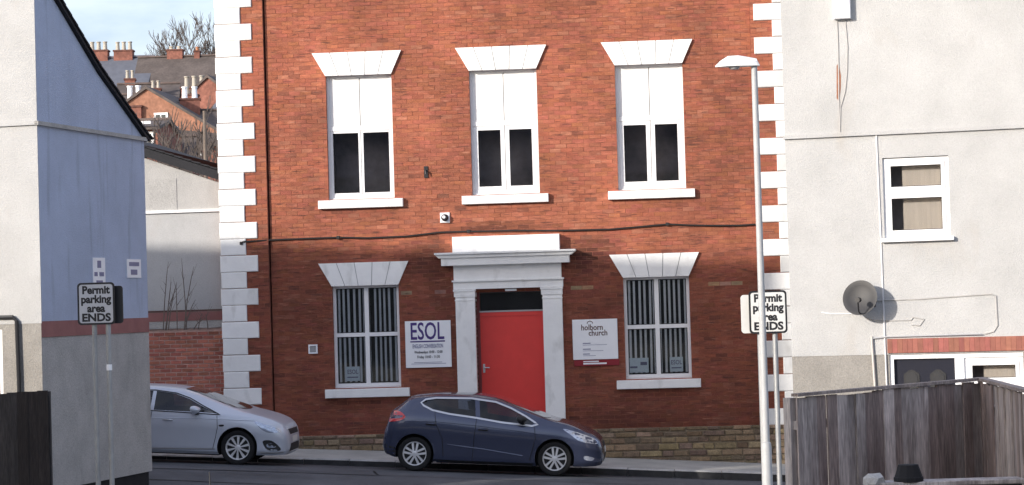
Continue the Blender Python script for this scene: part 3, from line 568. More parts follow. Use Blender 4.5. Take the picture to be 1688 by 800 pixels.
q.add([(x, y, z+dz) for x, z in P for y, dz in ((-.08, 0), (9, 0), (-.08, .19), (9, .19))], [(4*i, 4*i+2, 4*i+6, 4*i+4) for i in range(3)]+[(4*i+2, 4*i+3, 4*i+7, 4*i+6) for i in range(3)]+[(4*i, 4*i+4, 4*i+5, 4*i+1) for i in range(3)]+[(0, 1, 3, 2), (12, 14, 15, 13)])
rf = q.build('roof', 'blackt', HBk)
# tiled courses on the visible slope, raised so that the slope shows
for k in range(12):
    x0 = .66-.19*k; z = lambda x: 5.82+(.7-x)*.3425
    q = MB(); t = random.uniform(.6, 1.6); q.add([(x0, -.1, z(x0)+.105), (x0, -.1, z(x0)+.15), (x0-.24, -.1, z(x0-.24)+.105), (x0-.24, -.1, z(x0-.24)+.125), (x0, 9, z(x0)+.105), (x0, 9, z(x0)+.15), (x0-.24, 9, z(x0-.24)+.105), (x0-.24, 9, z(x0-.24)+.125)], [(0, 1, 3, 2), (1, 5, 7, 3), (0, 4, 5, 1), (2, 3, 7, 6), (4, 6, 7, 5)], (t, t, t)); q.build('tile_course', 'blackt', rf)
# low brick wall below it, brick by brick
BW = tag(MB().box(-6, .5, -.055, .2, -.4, 2.83).build('brick_wall', 'mortar2'), 'dark red brick wall with pink mortar behind the silver car', 'wall'); BW.location = (-6.2, 45.9, 0); BW.rotation_euler = (0, 0, -R(6))
rg = random.Random(5); k = 0; z = 2.75; nb = 0; rest = MB()
while z > .0:
    x = .47-(k % 2)*.115
    while x > -6:
        a = max(-6, x-.212); t = rg.uniform(.72, 1.3); bx = (a, min(x, .47), -.066-rg.uniform(0, .008), -.03, z-.061, z, (t, t*rg.uniform(.9, 1.1), t))
        if x > -1.75 and z > .9 and nb < 298: MB().box(*bx).build('brick', 'brick2', BW); nb += 1
        else: rest.box(*bx)
        x -= .235
    z -= .085; k += 1
tag(rest.build('brickwork', 'brick2', BW), kind='stuff')
MB().box(-6.02, .5, -.10, .22, 2.832, 2.86).build('coping', 'greyr', BW)
SH = thing('bare_shrub', 'leafless straggly stems rising in front of the grey rendered gable', 'shrub', (-7.1, 45.6, 2.86)); q = MB(); rs = random.Random(2)
for i in range(11):
    x = rs.uniform(-.55, .3) if i < 8 else rs.uniform(.4, .9); h = rs.uniform(.35, 1.5) if i < 8 else rs.uniform(.15, .3); l = rs.uniform(-.1, .35); q.tube([(x, 0, -.05), (x+l*.3, .02, h*.4), (x+l*.75, 0, h*.8), (x+l, .03, h)], [.014, .011, .008, .003], 5)
    for j in range(3): t = rs.uniform(.3, .9); q.tube([(x+l*t, 0, h*t), (x+l*t+rs.uniform(-.15, .2), -.05, h*t+rs.uniform(.1, .3))], [.006, .002], 4)
q.build('stems', 'stem', SH)

# ---------------------------------------------------------------- fences
def fence(name, label, A, Bp, ztopA, ztopB, zbot, bw, m, rng, cap=True, sag=.012):
    t = thing(name, label, 'fence', (A[0], A[1], 0), math.atan2(Bp[1]-A[1], Bp[0]-A[0]), 'upright board fences'); L = math.hypot(Bp[0]-A[0], Bp[1]-A[1]); n = int(L/bw); step = L/n
    for k in range(n):
        zt = ztopA+(ztopB-ztopA)*(k+.5)/n+rng.uniform(-sag, sag); c = rng.choice([rng.uniform(.52, .68), rng.uniform(.62, .85), rng.uniform(.8, 1.15)]); bt = (c, c*.86, c*.81) if c < .7 else (c, c*.95, c*.92); y = rng.choice([0, -.016])+rng.uniform(-.003, .003); x0, x1 = k*step+.003, (k+1)*step+.012*(k % 2)
        ye = y+rng.uniform(-.008, .008); q = MB()
        q.add([(x0, y, zbot), (x1, ye, zbot), (x1, ye, zt-rng.uniform(0, .01)), (x0, y, zt), (x0, y+.018, zbot), (x1, ye+.018, zbot), (x1, ye+.018, zt), (x0, y+.018, zt)], [(0, 1, 2, 3), (5, 4, 7, 6), (0, 4, 5, 1), (1, 5, 6, 2), (2, 6, 7, 3), (3, 7, 4, 0)], bt); q.build('board', m, t)
    for z in (zbot+.3, (zbot+ztopA)/2, ztopA-.25): MB().box(.02, L-.02, .022, .07, z-.04, z+.04).build('rail', m, t)
    if cap: q = MB(); q.add([(x, y, z) for x, zz in ((-.02, ztopA+.015), (L+.02, ztopB+.015)) for y, z in ((-.035, zz), (.05, zz), (-.035, zz+.028), (.05, zz+.028))], [(0, 1, 3, 2), (4, 6, 7, 5), (0, 2, 6, 4), (1, 5, 7, 3), (2, 3, 7, 6), (0, 4, 5, 1)], (.66, .6, .57)); q.build('capping_rail', m, t)
    for x in (0.03, L-.03): MB().box(x-.045, x+.045, .072, .16, zbot, ztopA if x < 1 else ztopB).build('post', m, t)
    return t
rf_ = random.Random(11)
fence('board_fence', 'weathered grey upright board fence panel rising to the right beside the lamp post', (2.56, 20.0), (4.57, 21.6), 2.24, 2.27, -.1, .128, 'wood', rf_)
fence('board_fence', 'weathered board fence panel at lower right corner running towards the camera', (4.60, 21.72), (4.28, 17.0), 2.27, 2.27, -.1, .135, 'wood', rf_)
fence('board_fence', 'dark stained board fence in the lower left corner beside the blue house', (-9.6, 33.3), (-7.12, 33.2), 2.05, 2.035, -.2, .15, 'woodd', rf_, cap=False, sag=.02)
lw = thing('low_wall', 'low garden wall with dark timber capping at lower right in front of fence', 'wall', (2.98, 18.3, -.045), 0)
MB().box(.02, 1.22, .03, .2, .3, 1.60).build('wall_body', 'stone', lw); MB().pil(0, 1.24, -.02, .24, 1.602, 1.64, .006).build('capping', 'wood', lw); MB().box(.02, 1.22, -.012, .028, 1.55, 1.60).build('shadow_board', 'tar', lw)
pt = thing('plant_pot', 'black upturned plant pot on the low garden wall', 'pot', (3.27, 18.38, 1.595)); MB().lathe([(.125, 0), (.125, .035), (.118, .04), (.085, .14), (.0, .142)], 10, axis='z').build('pot_body', 'tar', pt)
rk = MB(); rr = random.Random(4)
bm = bmesh.new(); bmesh.ops.create_icosphere(bm, subdivisions=2, radius=.1)
for v in bm.verts: v.co *= rr.uniform(.78, 1.15); v.co.z *= .9
rk.add([v.co[:] for v in bm.verts], [tuple(v.index for v in f.verts) for f in bm.faces]); bm.free()
tag(rk.build('stone_lump', 'kerb', loc=(2.97, 18.36, 1.59)), 'pale rough lump of stone at the left end of the low garden wall', 'stone')

# ---------------------------------------------------------------- permit parking signs
def rrect(wd, h, r, n=5):
    P = []
    for cx, cz, a0 in ((wd/2-r, -h/2+r, -90), (wd/2-r, h/2-r, 0), (-wd/2+r, h/2-r, 90), (-wd/2+r, -h/2+r, 180)):
        for k in range(n+1): a = R(a0+90*k/n); P.append((cx+r*math.cos(a), cz+r*math.sin(a)))
    return P
def permit(loc, rz, zc, label, face, px, back, zb, backmat):
    t = thing('parking_sign', label, 'road sign', loc, rz, 'permit parking signs')
    W_, H_ = .50, .56
    pl_ = MB().prism([(x, z+zc) for x, z in rrect(W_, H_, .05)], -.012, .0).build('plate', 'black', t)
    MB().prism([(x, z+zc) for x, z in rrect(W_-.05, H_-.05, .035)], -.016, -.012).build('face', face, pl_)
    for i, s_ in enumerate(('Permit', 'parking', 'area', 'ENDS')): text(s_, .142, 'ink', pl_, (0, -.0165, zc+.135-i*.122), .96 if i < 3 else 1.1, .006, .001)
    bp_ = MB().prism([(x+back[0], z+zc+back[1]) for x, z in rrect(W_-.06, H_-.06, .04)], .075, .087).build('rear_plate', backmat, t)
    for x in px: MB().tube([(x, .037, zb), (x, .037, zc+.26)], .034, 12).build('post', 'galv', t, smooth=True)
    for z in (-.16, .16): MB().box(px[0]-.06, px[1]+.06, -.001, .003, zc+z-.02, zc+z+.02).box(px[0]-.06, px[1]+.06, .071, .0745, zc+z-.02, zc+z+.02).build('clamp', 'galv', t)
    return t
ls = permit((-5.54, 29, 0), R(-3), 3.33, 'shade darkened permit parking area ends sign on two posts before the blue wall', 'shadesign', (-.04, .145), (.12, -.02), -.6, 'black')
MB().lathe([(.037, -.04), (.039, 0), (.037, .04)], 12, axis='z', o=(.145, .037, 2.48)).build('white_tape', 'wplast', ls)
permit((3.31, 28.5, 0), R(4), 2.965, 'white faced permit parking area ends sign on two posts behind the lamp post', 'signw', (-.11, .09), (-.12, -.02), -.6, 'signw')

# ---------------------------------------------------------------- street lamp
LP = thing('street_lamp', 'tall slim grey street lamp with pale head pointing left in front of white quoins', 'street lamp', (3.12, 27.5, 0))
MB().tube([(0, 0, -.5), (0, 0, 1.27), (0, 0, 1.33), (0, 0, 1.34)], [.066, .066, .06, .046], 16).build('base_column', 'lampc', LP, smooth=True)
MB().tube([(0, 0, 1.335), (0, 0, 6.08)], [.046, .038], 14).build('column', 'lampc', LP, smooth=True)
q = MB(); hp = [(.065, .015, .060, .0), (.03, .07, .075, .0), (-.06, .085, .085, .0), (-.2, .105, .10, .0), (-.33, .10, .095, .0), (-.43, .055, .065, .0), (-.49, .012, .02, .0)]
n = 12; vs = []
for x, h, wd, _ in hp:
    for k in range(n): a = math.pi*k/(n-1); vs.append((x, -wd*math.cos(a), 6.08+h*1.35*math.sin(a)+(.035 if x < .05 else 0)*0))
q.add(vs, [(i*n+k+1, i*n+k, (i+1)*n+k, (i+1)*n+k+1) for i in range(len(hp)-1) for k in range(n-1)]+[(i*n+n-1, i*n, (i+1)*n, (i+1)*n+n-1) for i in range(len(hp)-1)]+[tuple(range(n)), tuple(range(len(hp)*n-1, (len(hp)-1)*n-1, -1))])
hd = q.build('lamp_head', 'lampw', LP, smooth=True); hd.rotation_euler = (0, 0, 0)
MB().lathe([(.0, 6.04), (.05, 6.045), (.08, 6.079)], 16, axis='z', o=(-.25, 0, 0)).build('lens', 'gplast', LP, smooth=True)
rod = MB().tube([(-3.93, 28, -.4), (-3.945, 28, .9), (-3.955, 28, 1.13)], [.016, .012, .008], 6).build('metal_rod', 'black'); tag(rod, 'thin dark metal rod standing upright at the bottom edge near the silver car', 'rod')

# ---------------------------------------------------------------- cars
def herm(xs, ys, x):
    xs = np.array(xs, float); ys = np.array(ys, float); d = np.diff(ys)/np.diff(xs); m_ = np.zeros_like(ys); m_[1:-1] = np.where(d[1:]*d[:-1] > 0, 2*d[1:]*d[:-1]/(d[1:]+d[:-1]+1e-12), 0); m_[0], m_[-1] = d[0], d[-1]
    i = np.clip(np.searchsorted(xs, x)-1, 0, len(xs)-2); h = xs[i+1]-xs[i]; t = (x-xs[i])/h
    return (1+2*t)*(1-t)**2*ys[i]+t*(1-t)**2*h*m_[i]+t*t*(3-2*t)*ys[i+1]+t*t*(t-1)*h*m_[i+1]
def smooth_closed(P, n=6):
    out = []; L = len(P)
    for i in range(L):
        p0, p1, p2, p3 = [Vector(P[(i+j-1) % L]) for j in range(4)]
        for k in range(n):
            t = k/n; out.append(tuple(.5*((2*p1)+(p2-p0)*t+(2*p0-5*p1+4*p2-p3)*t*t+(3*p1-p0-3*p2+p3)*t**3)))
    return out
def car(name, label, loc, rot, C):
    T = thing(name, label, 'car', loc, 0, 'cars parked along the kerb'); T.rotation_euler = rot
    x0_, k_ = C['nose']; fx = lambda x: x if x < x0_ else x0_+(x-x0_)*k_; fp = lambda P: [(fx(a), b) for a, b in P]
    C = dict(C, x=[fx(a) for a in C['x']], decals=[(a, fp(P), m_) for a, P, m_ in C['decals']], ribbons=[(a, fp(P), *r_) for a, P, *r_ in C['ribbons']])
    xs = np.concatenate([np.linspace(C['x'][0], C['x'][0]+.25, 14)[:-1], np.linspace(C['x'][0]+.25, C['x'][-1]-.25, 80), np.linspace(C['x'][-1]-.25, C['x'][-1], 14)[1:]])
    f = {k: herm(C['x'], C[k], xs) for k in ('zt', 'zs', 'zb', 'w', 'wr')}
    bm = bmesh.new(); rings = []
    for i, x in enumerate(xs):
        zt, zs, zb, w_, wr = (f[k][i] for k in ('zt', 'zs', 'zb', 'w', 'wr')); zs = min(zs, zt-.03); h = zs-zb; g_ = zt-zs
        half = [(0, zb), (w_*.6, zb), (w_*.90, zb+.015), (w_*.965, zb+.07*min(1, h/.4)), (w_*.985, zb+.20*h), (w_*.965, zb+.40*h), (w_, zb+.60*h), (w_*.997, zb+.75*h), (w_*.985, zs-.10*h), (w_*.955, zs), (w_*.955*.75+wr*.25, zs+.22*g_),
                (w_*.955*.42+wr*.58, zs+.52*g_), (w_*.955*.12+wr*.88, zs+.8*g_), (wr*.93, zs+.92*g_), (wr*.78, zs+.97*g_), (wr*.45, zt-.004), (0, zt)]
        ring = [bm.verts.new((x, -a, b)) for a, b in half]+[bm.verts.new((x, a, b)) for a, b in reversed(half[1:-1])]
        rings.append(ring)
    n = len(rings[0])
    for i in range(len(rings)-1):
        for k in range(n): bm.faces.new((rings[i][k], rings[i+1][k], rings[i+1][(k+1) % n], rings[i][(k+1) % n]))
    bm.faces.new(rings[0]); bm.faces.new(list(reversed(rings[-1])))
    bmesh.ops.recalc_face_normals(bm, faces=bm.faces)
    if sum(fc.calc_center_median().dot(fc.normal) for fc in bm.faces) < -1e9: pass
    bvh = BVHTree.FromBMesh(bm)
    me = bpy.data.meshes.new('body'); bm.to_mesh(me); bm.free()
    for m_ in (C['paint'], 'bplast', 'dark'): me.materials.append(M[m_])
    me.polygons.foreach_set('use_smooth', [True]*len(me.polygons))
    body = link('body', me)
    cutters = []
    def cutter(mb, mi):
        me2 = mb.mesh('cut', [C['paint'], 'bplast', 'dark']); me2.polygons.foreach_set('material_index', [mi]*len(me2.polygons)); o = link('cut', me2)
        b2 = bmesh.new(); b2.from_mesh(me2); bmesh.ops.recalc_face_normals(b2, faces=b2.faces); b2.to_mesh(me2); b2.free(); cutters.append(o)
        md = body.modifiers.new('b', 'BOOLEAN'); md.operation = 'DIFFERENCE'; md.object = o; md.solver = 'EXACT'
        try: md.material_mode = 'TRANSFER'
        except Exception: pass
    for wx in (0, C['wb']):
        for s_ in (-1, 1):
            P = [(wx+C['ra']*math.cos(6.28318*k/36), C['r']+.01+C['ra']*math.sin(6.28318*k/36)) for k in range(36)]
            cutter(MB().prism(P, *sorted((s_*.55, s_*1.3))), 1)
    wins = [smooth_closed(P, 4) if sm_ else P for P, sm_ in C['wins']]
    for P in wins: cutter(MB().prism(P, -1.3, 1.3), 2)
    bpy.context.view_layer.update()
    me = bpy.data.meshes.new_from_object(body.evaluated_get(bpy.context.evaluated_depsgraph_get()))
    bpy.data.objects.remove(body)
    for c_ in cutters: bpy.data.objects.remove(c_)
    addtint(me); me.name = 'body'; me.polygons.foreach_set('use_smooth', [True]*len(me.polygons)); me.set_sharp_from_angle(angle=R(32))
    body = link('body', me, T)
    def cast(p, axis, sgn, eps):
        if axis == 'y': o, d = Vector((p[0], sgn*3, p[1])), Vector((0, -sgn, 0))
        elif axis == 'z': o, d = Vector((p[0], p[1], 4)), Vector((0, 0, -1))
        else: o, d = Vector((sgn*9, p[0], p[1])), Vector((-sgn, 0, 0))
        hit = bvh.ray_cast(o, d); q_ = hit[0] if hit[0] is not None else None
        return None if q_ is None else q_-d*eps
    def decal(nm, P, m_, axis='y', sgn=-1, eps=.004, parent=body, th=.006, grid=.07):
        b2 = bmesh.new(); fc = b2.faces.new([b2.verts.new((a, b, 0)) for a, b in P])
        for ax in (0, 1):
            lo, hi = min(p[ax] for p in P), max(p[ax] for p in P); c_ = lo+grid
            while c_ < hi:
                nn = [0, 0, 0]; nn[ax] = 1; cc = [0, 0, 0]; cc[ax] = c_
                bmesh.ops.bisect_plane(b2, geom=b2.verts[:]+b2.edges[:]+b2.faces[:], plane_co=cc, plane_no=nn); c_ += grid
        bmesh.ops.triangulate(b2, faces=b2.faces[:])
        dead = []
        for v in b2.verts:
            q_ = cast((v.co.x, v.co.y), axis, sgn, eps)
            if q_ is None: dead.append(v)
            else: v.co = q_
        if dead: bmesh.ops.delete(b2, geom=dead, context='VERTS')
        me_ = bpy.data.meshes.new(nm); b2.to_mesh(me_); b2.free(); me_.materials.append(M[m_]); addtint(me_); me_.polygons.foreach_set('use_smooth', [True]*len(me_.polygons))
        return link(nm, me_, parent)
    def ribbon(nm, P, wd, m_, closed=False, sgn=-1, eps=.006, parent=body, axis='y', relief=.004):
        P = [Vector(p) for p in P]; n_ = len(P); vs = []
        dens = []
        for i in range(n_ if closed else n_-1):
            a, b = P[i], P[(i+1) % n_]; k = max(1, int((b-a).length/.06)); dens += [a+(b-a)*j/k for j in range(k)]
        if not closed: dens.append(P[-1])
        P = dens; n_ = len(P); ok = True
        for i, p in enumerate(P):
            a, b = (P[(i-1) % n_], P[(i+1) % n_]) if closed else (P[max(i-1, 0)], P[min(i+1, n_-1)])
            d = (b-a).normalized(); nn = Vector((-d.y, d.x))*wd/2
            for s2, e in ((-1, 0), (0, relief), (1, 0)):
                q_ = cast(p+nn*s2, axis, sgn, eps+e)
                vs.append(q_ if q_ is not None else (vs[-3] if len(vs) > 2 else Vector((p.x, sgn*.8, p.y))))
        m2 = MB(); fs = []
        for i in range(n_ if closed else n_-1):
            j = (i+1) % n_; fs += [(3*i, 3*j, 3*j+1, 3*i+1), (3*i+1, 3*j+1, 3*j+2, 3*i+2)]
        m2.add(vs, fs); return m2.build(nm, m_, parent, smooth=True)
    for sgn in (-1, 1):
        for P in wins: decal('side_window', P, 'carglass', sgn=sgn, eps=-.012)
        for nm, P, m_ in C['decals']: decal(nm, smooth_closed(P, 4) if nm != 'lower_bumper' else P, m_, sgn=sgn)
        for nm, P, wd, m_, cl in C['ribbons']: ribbon(nm, P, wd, m_, cl, sgn)
        for hx, hz in C['handles']:
            y = cast((hx, hz), 'y', sgn, 0).y
            decal('handle_recess', [(hx-.09, hz-.028), (hx+.09, hz-.034), (hx+.095, hz+.022), (hx-.085, hz+.03)], C['hm'][1], sgn=sgn, grid=.05)
            MB().tube([(hx-.10, y+sgn*.012, hz+.008), (hx-.05, y+sgn*.038, hz+.008), (hx+.05, y+sgn*.038, hz+.004), (hx+.10, y+sgn*.012, hz)], [.010, .014, .014, .010], 8).build('door_handle', C['hm'][0], body, smooth=True)
        mx_, mz_ = C['mirror']; y = cast((mx_, mz_), 'y', sgn, 0).y
        b2 = bmesh.new(); bmesh.ops.create_uvsphere(b2, u_segments=16, v_segments=10, radius=1)
        q = MB()
        for v in b2.verts: v.co = Vector((mx_+v.co.x*.10*(1+.25*v.co.z), y+sgn*.13+v.co.y*.11, mz_+.045+v.co.z*.07*(1.1-.3*v.co.x)))
        q.add([v.co[:] for v in b2.verts], [tuple(v.index for v in f_.verts) for f_ in b2.faces]); b2.free(); mi_ = q.build('door_mirror', C['mirm'], body, smooth=True)
        MB().tube([(mx_+.03, y-sgn*.01, mz_-.03), (mx_+.01, y+sgn*.10, mz_-.01)], [.03, .04], 8).build('mirror_foot', 'bplast', mi_, smooth=True)
    for nm, P, m_ in C['tops']: decal(nm, P, m_, 'z', 1, .005)
    for nm, P, m_, sg in C['ends']: decal(nm, P, m_, 'x', sg, .006, grid=.08)
    MB().box(C['wb']*.15, C['wb']*.85, -.62, .62, .16, .24).build('underbody', 'bplast', body)
    for sx_ in C['seats']:                                                  # seat backs and headrests seen through the windows
        for yy in (-.36, .36):
            q = MB(); q.prism([(sx_, .85), (sx_+.14, .85), (sx_+.02, 1.16), (sx_-.09, 1.16)], yy-.22, yy+.22); q.prism([(sx_-.08, 1.18), (sx_+.0, 1.18), (sx_-.03, 1.33), (sx_-.11, 1.33)], yy-.12, yy+.12); q.build('seat', 'seat', body)
    for wx in (0, C['wb']):
        for sgn in (-1, 1):
            r = C['r']; yo = C['yw']*sgn
            W = MB().lathe([(0, 0), (r*.70, 0), (r*.70, -sgn*.12), (0, -sgn*.12)], 24).build('wheel', 'bplast', T, (wx, yo-sgn*.06, r), smooth=True)
            ty = MB(); pr = [(r*.70, 0.0), (r*.74, .020), (r*.86, .032), (r*.955, .022), (r, -.012), (r, -.18), (r*.94, -.21), (r*.7, -.2)]
            ty.lathe([(a, b*sgn) for a, b in pr], 40).build('tyre', 'tyre', W, (0, .06*sgn, 0), smooth=True)
            rm = MB(); rm.lathe([(a, b*sgn) for a, b in [(r*.70, .012), (r*.68, .016), (r*.645, .008), (r*.63, -.05)]], 40)
            rm.lathe([(a, b*sgn) for a, b in [(0, .012), (r*.10, .012), (r*.17, .004), (r*.17, -.04)]], 20)
            ns = C['spokes']
            for k in range(ns):
                for off in ((-.13, .13) if C['double'] else (0,)):
                    a = 6.28318*k/ns+.3; w0, w1 = C['sw']; ca, sa = math.cos(a), math.sin(a); ox0, ox1 = off*r*.55, off*r*1.15
                    P = [(r*.12, ox0-w0), (r*.655, ox1-w1), (r*.655, ox1+w1), (r*.12, ox0+w0)]
                    V = [(p*ca-t*sa, sgn*(.006 if p < r*.3 else -.004), p*sa+t*ca) for p, t in P]; V2 = [(v[0], v[1]-sgn*.035, v[2]) for v in V]
                    fs = [(0, 1, 2, 3), (7, 6, 5, 4), (0, 4, 5, 1), (1, 5, 6, 2), (2, 6, 7, 3), (3, 7, 4, 0)]
                    rm.add(V+V2, fs if sgn < 0 else [tuple(reversed(f_)) for f_ in fs])
            rm.build('rim', 'alloy', W, (0, .055*sgn, 0), smooth=True)
    return T
KW = [(.079, 1.286), (.163, 1.350), (.365, 1.385), (1.032, 1.398), (1.499, 1.345), (1.793, 1.24), (2.089, 1.095), (2.32, .962), (2.212, .93), (1.63, .978), (1.104, 1.05), (.638, 1.10), (.317, 1.158), (.139, 1.235)]
kia = dict(nose=(3.02, .85), paint='paintb', wb=2.65, r=.325, ra=.372, yw=.80, spokes=5, double=True, sw=(.017, .022), hm=('paintb', 'bplast'), mirm='bplast', mirror=(2.02, 1.00), seats=(1.05,), handles=[(.30, .905), (1.29, .835)],
 x=[-.64, -.60, -.54, -.50, -.41, -.25, -.13, .1, .5, 1.0, 1.5, 1.9, 2.26, 2.585, 2.9, 3.2, 3.45, 3.58, 3.64, 3.665],
 zt=[.58, .80, .95, 1.09, 1.17, 1.30, 1.395, 1.435, 1.472, 1.478, 1.425, 1.29, 1.155, 1.045, .975, .875, .775, .68, .58, .50],
 zs=[.50, .72, .86, .97, 1.01, 1.04, 1.07, 1.09, 1.07, 1.02, .985, .955, .93, .915, .86, .775, .69, .61, .53, .45],
 zb=[.42, .33, .28, .27, .24, .22, .20, .19, .17, .16, .16, .16, .16, .17, .18, .18, .19, .21, .27, .36],
 w=[.62, .72, .79, .82, .855, .875, .885, .89, .89, .89, .89, .89, .89, .89, .885, .86, .79, .70, .60, .50],
 wr=[.52, .58, .60, .60, .58, .56, .56, .58, .60, .60, .60, .62, .68, .74, .76, .74, .68, .60, .52, .44],
 wins=[([(.11, 1.288), (.18, 1.335), (.365, 1.368), (.80, 1.385), (1.10, 1.378), (1.14, 1.06), (1.104, 1.066), (.66, 1.112), (.33, 1.172), (.165, 1.238)], False),
       ([(1.185, 1.372), (1.499, 1.328), (1.78, 1.228), (2.06, 1.085), (2.24, .975), (2.18, .948), (1.63, .993), (1.225, 1.045)], False)],
 decals=[('tail_lamp', [(-.55, 1.06), (-.45, 1.115), (-.30, 1.105), (-.19, 1.02), (-.285, .945), (-.45, .92), (-.55, .915)], 'redl'),
         ('headlight', [(2.794, .891), (2.94, .870), (3.174, .812), (3.46, .722), (3.53, .64), (3.384, .635), (3.121, .68), (2.943, .79)], 'clearl'),
         ('fog_lamp', [(3.25, .40), (3.46, .365), (3.40, .31), (3.25, .335)], 'clearl'),
         ('lower_bumper', [(-.615, .50), (-.36, .43), (-.345, .29), (-.5, .29), (-.6, .36)], 'bplast')],
 ribbons=[('window_trim', KW, .032, 'trim', True), ('door_seam', [(1.16, 1.03), (1.13, .7), (1.10, .25)], .010, 'bplast', False), ('door_seam', [(2.26, .93), (2.28, .7), (2.18, .28)], .010, 'bplast', False),
          ('door_seam', [(.36, 1.14), (.40, .9), (.52, .65), (.55, .30)], .010, 'bplast', False), ('crease', [(-.2, .93), (.3, .955), (1.2, .895), (2.2, .80), (2.7, .74)], .012, 'paintb', False), ('sill_trim', [(.46, .205), (2.24, .205)], .05, 'bplast', False),
          ('lower_crease', [(.62, .52), (1.3, .46), (2.05, .36)], .03, 'paintb', False)],
 tops=[('windscreen', [(1.45, -.50), (1.45, .50), (2.42, .64), (2.50, .3), (2.52, 0), (2.50, -.3), (2.42, -.64)], 'screen'), ('rear_screen', [(-.40, -.46), (-.40, .46), (-.17, .44), (-.17, -.44)], 'screen')],
 ends=[('grille', [(-.34, .56), (.34, .56), (.38, .64), (-.38, .64)], 'bplast', 1), ('lower_grille', [(-.5, .28), (.5, .28), (.42, .42), (-.42, .42)], 'bplast', 1), ('number_plate', [(-.26, .44), (.26, .44), (.26, .55), (-.26, .55)], 'plate', 1), ('number_plate', [(-.26, .60), (.26, .60), (.26, .71), (-.26, .71)], 'plate', -1)])
AW = [(-.10, 1.12), (.05, 1.24), (.45, 1.35), (1.02, 1.368), (1.435, 1.325), (1.714, 1.238), (1.994, 1.10), (2.34, .95), (1.9, .965), (1.50, .975), (1.033, .985), (.4, 1.01), (0, 1.05)]
ast = dict(nose=(3.07, .76), paint='paints', wb=2.685, r=.335, ra=.385, yw=.81, spokes=10, double=False, sw=(.010, .026), hm=('trim', 'paints'), mirm='paints', mirror=(1.88, .985), seats=(1.0,), handles=[(.42, .86), (1.34, .82)],
 x=[-.72, -.68, -.60, -.50, -.30, -.1, .2, .6, 1.0, 1.48, 1.79, 2.07, 2.43, 2.80, 2.99, 3.38, 3.60, 3.72, 3.78, 3.81],
 zt=[.60, .85, 1.0, 1.10, 1.24, 1.36, 1.43, 1.455, 1.455, 1.425, 1.365, 1.27, 1.145, 1.025, .985, .90, .82, .72, .62, .52],
 zs=[.5, .75, .9, .96, 1.0, 1.02, 1.03, 1.02, 1.0, .99, .98, .965, .95, .925, .89, .80, .72, .64, .55, .46],
 zb=[.4, .33, .28, .26, .22, .2, .19, .18, .18, .18, .18, .18, .18, .18, .19, .19, .2, .21, .24, .33],
 w=[.62, .72, .80, .84, .87, .89, .90, .905, .905, .905, .905, .905, .905, .90, .895, .85, .78, .70, .61, .52],
 wr=[.5, .56, .6, .6, .57, .57, .6, .61, .61, .61, .61, .63, .68, .75, .77, .74, .68, .61, .53, .45],
 wins=[([(-.06, 1.12), (.07, 1.22), (.45, 1.33), (.98, 1.35), (.98, 1.0), (.4, 1.03), (.02, 1.065)], False), ([(1.05, 1.348), (1.42, 1.31), (1.70, 1.22), (1.96, 1.095), (2.27, .968), (1.96, .985), (1.05, 1.0)], False)],
 decals=[('tail_lamp', [(-.66, .95), (-.5, 1.0), (-.3, .95), (-.4, .8), (-.64, .8)], 'redl'), ('headlight', [(3.00, .845), (3.22, .80), (3.50, .74), (3.62, .665), (3.39, .64), (3.195, .685)], 'clearl'),
         ('fog_housing', [(3.20, .475), (3.42, .49), (3.62, .36), (3.60, .30), (3.32, .32)], 'bplast'), ('fog_lamp', [(3.30, .42), (3.42, .44), (3.52, .37), (3.34, .36)], 'clearl'), ('indicator', [(2.33, .76), (2.42, .765), (2.41, .735), (2.34, .73)], 'bplast')],
 ribbons=[('door_seam', [(1.02, 1.0), (1.0, .6), (1.02, .27)], .010, 'bplast', False), ('door_seam', [(2.28, .93), (2.30, .7), (2.22, .30)], .010, 'bplast', False), ('sill_trim', [(.5, .275), (1.1, .272), (2.26, .30)], .028, 'trim', False),
          ('window_rubber', AW, .018, 'bplast', True), ('crease', [(.1, .80), (1.3, .86), (2.2, .87), (3.0, .86)], .014, 'paints', False), ('bumper_blade', [(3.15, .26), (3.5, .255), (3.70, .27)], .03, 'trim', False)],
 tops=[('windscreen', [(1.58, -.5), (1.58, .5), (2.55, .66), (2.72, .4), (2.76, 0), (2.72, -.4), (2.55, -.66)], 'screen'), ('rear_screen', [(-.50, -.48), (-.50, .48), (-.14, .45), (-.14, -.45)], 'screen')],
 ends=[('grille', [(-.42, .60), (.42, .60), (.46, .70), (-.46, .70)], 'bplast', 1), ('lower_grille', [(-.5, .28), (.5, .28), (.42, .43), (-.42, .43)], 'bplast', 1), ('number_plate', [(-.26, .45), (.26, .45), (.26, .56), (-.26, .56)], 'plate', 1)])
PITCH = math.atan(.06)
def place(u, v, zoff=0): x, y = xy(u, v); return (x, y, sl_(u)+zoff)
CARV = 2.98
def carloc(rear_u): x, y = xy(rear_u, CARV); return (x, y, road_h(3.85)+sl_(rear_u)+.002)
car('hatchback_car', 'dark blue hatchback parked in front of the red door', carloc(-1.69), (0, PITCH, YAW), kia)
car('hatchback_car', 'silver hatchback parked left with its rear hidden by the blue house', carloc(-7.75), (0, PITCH, YAW), ast)

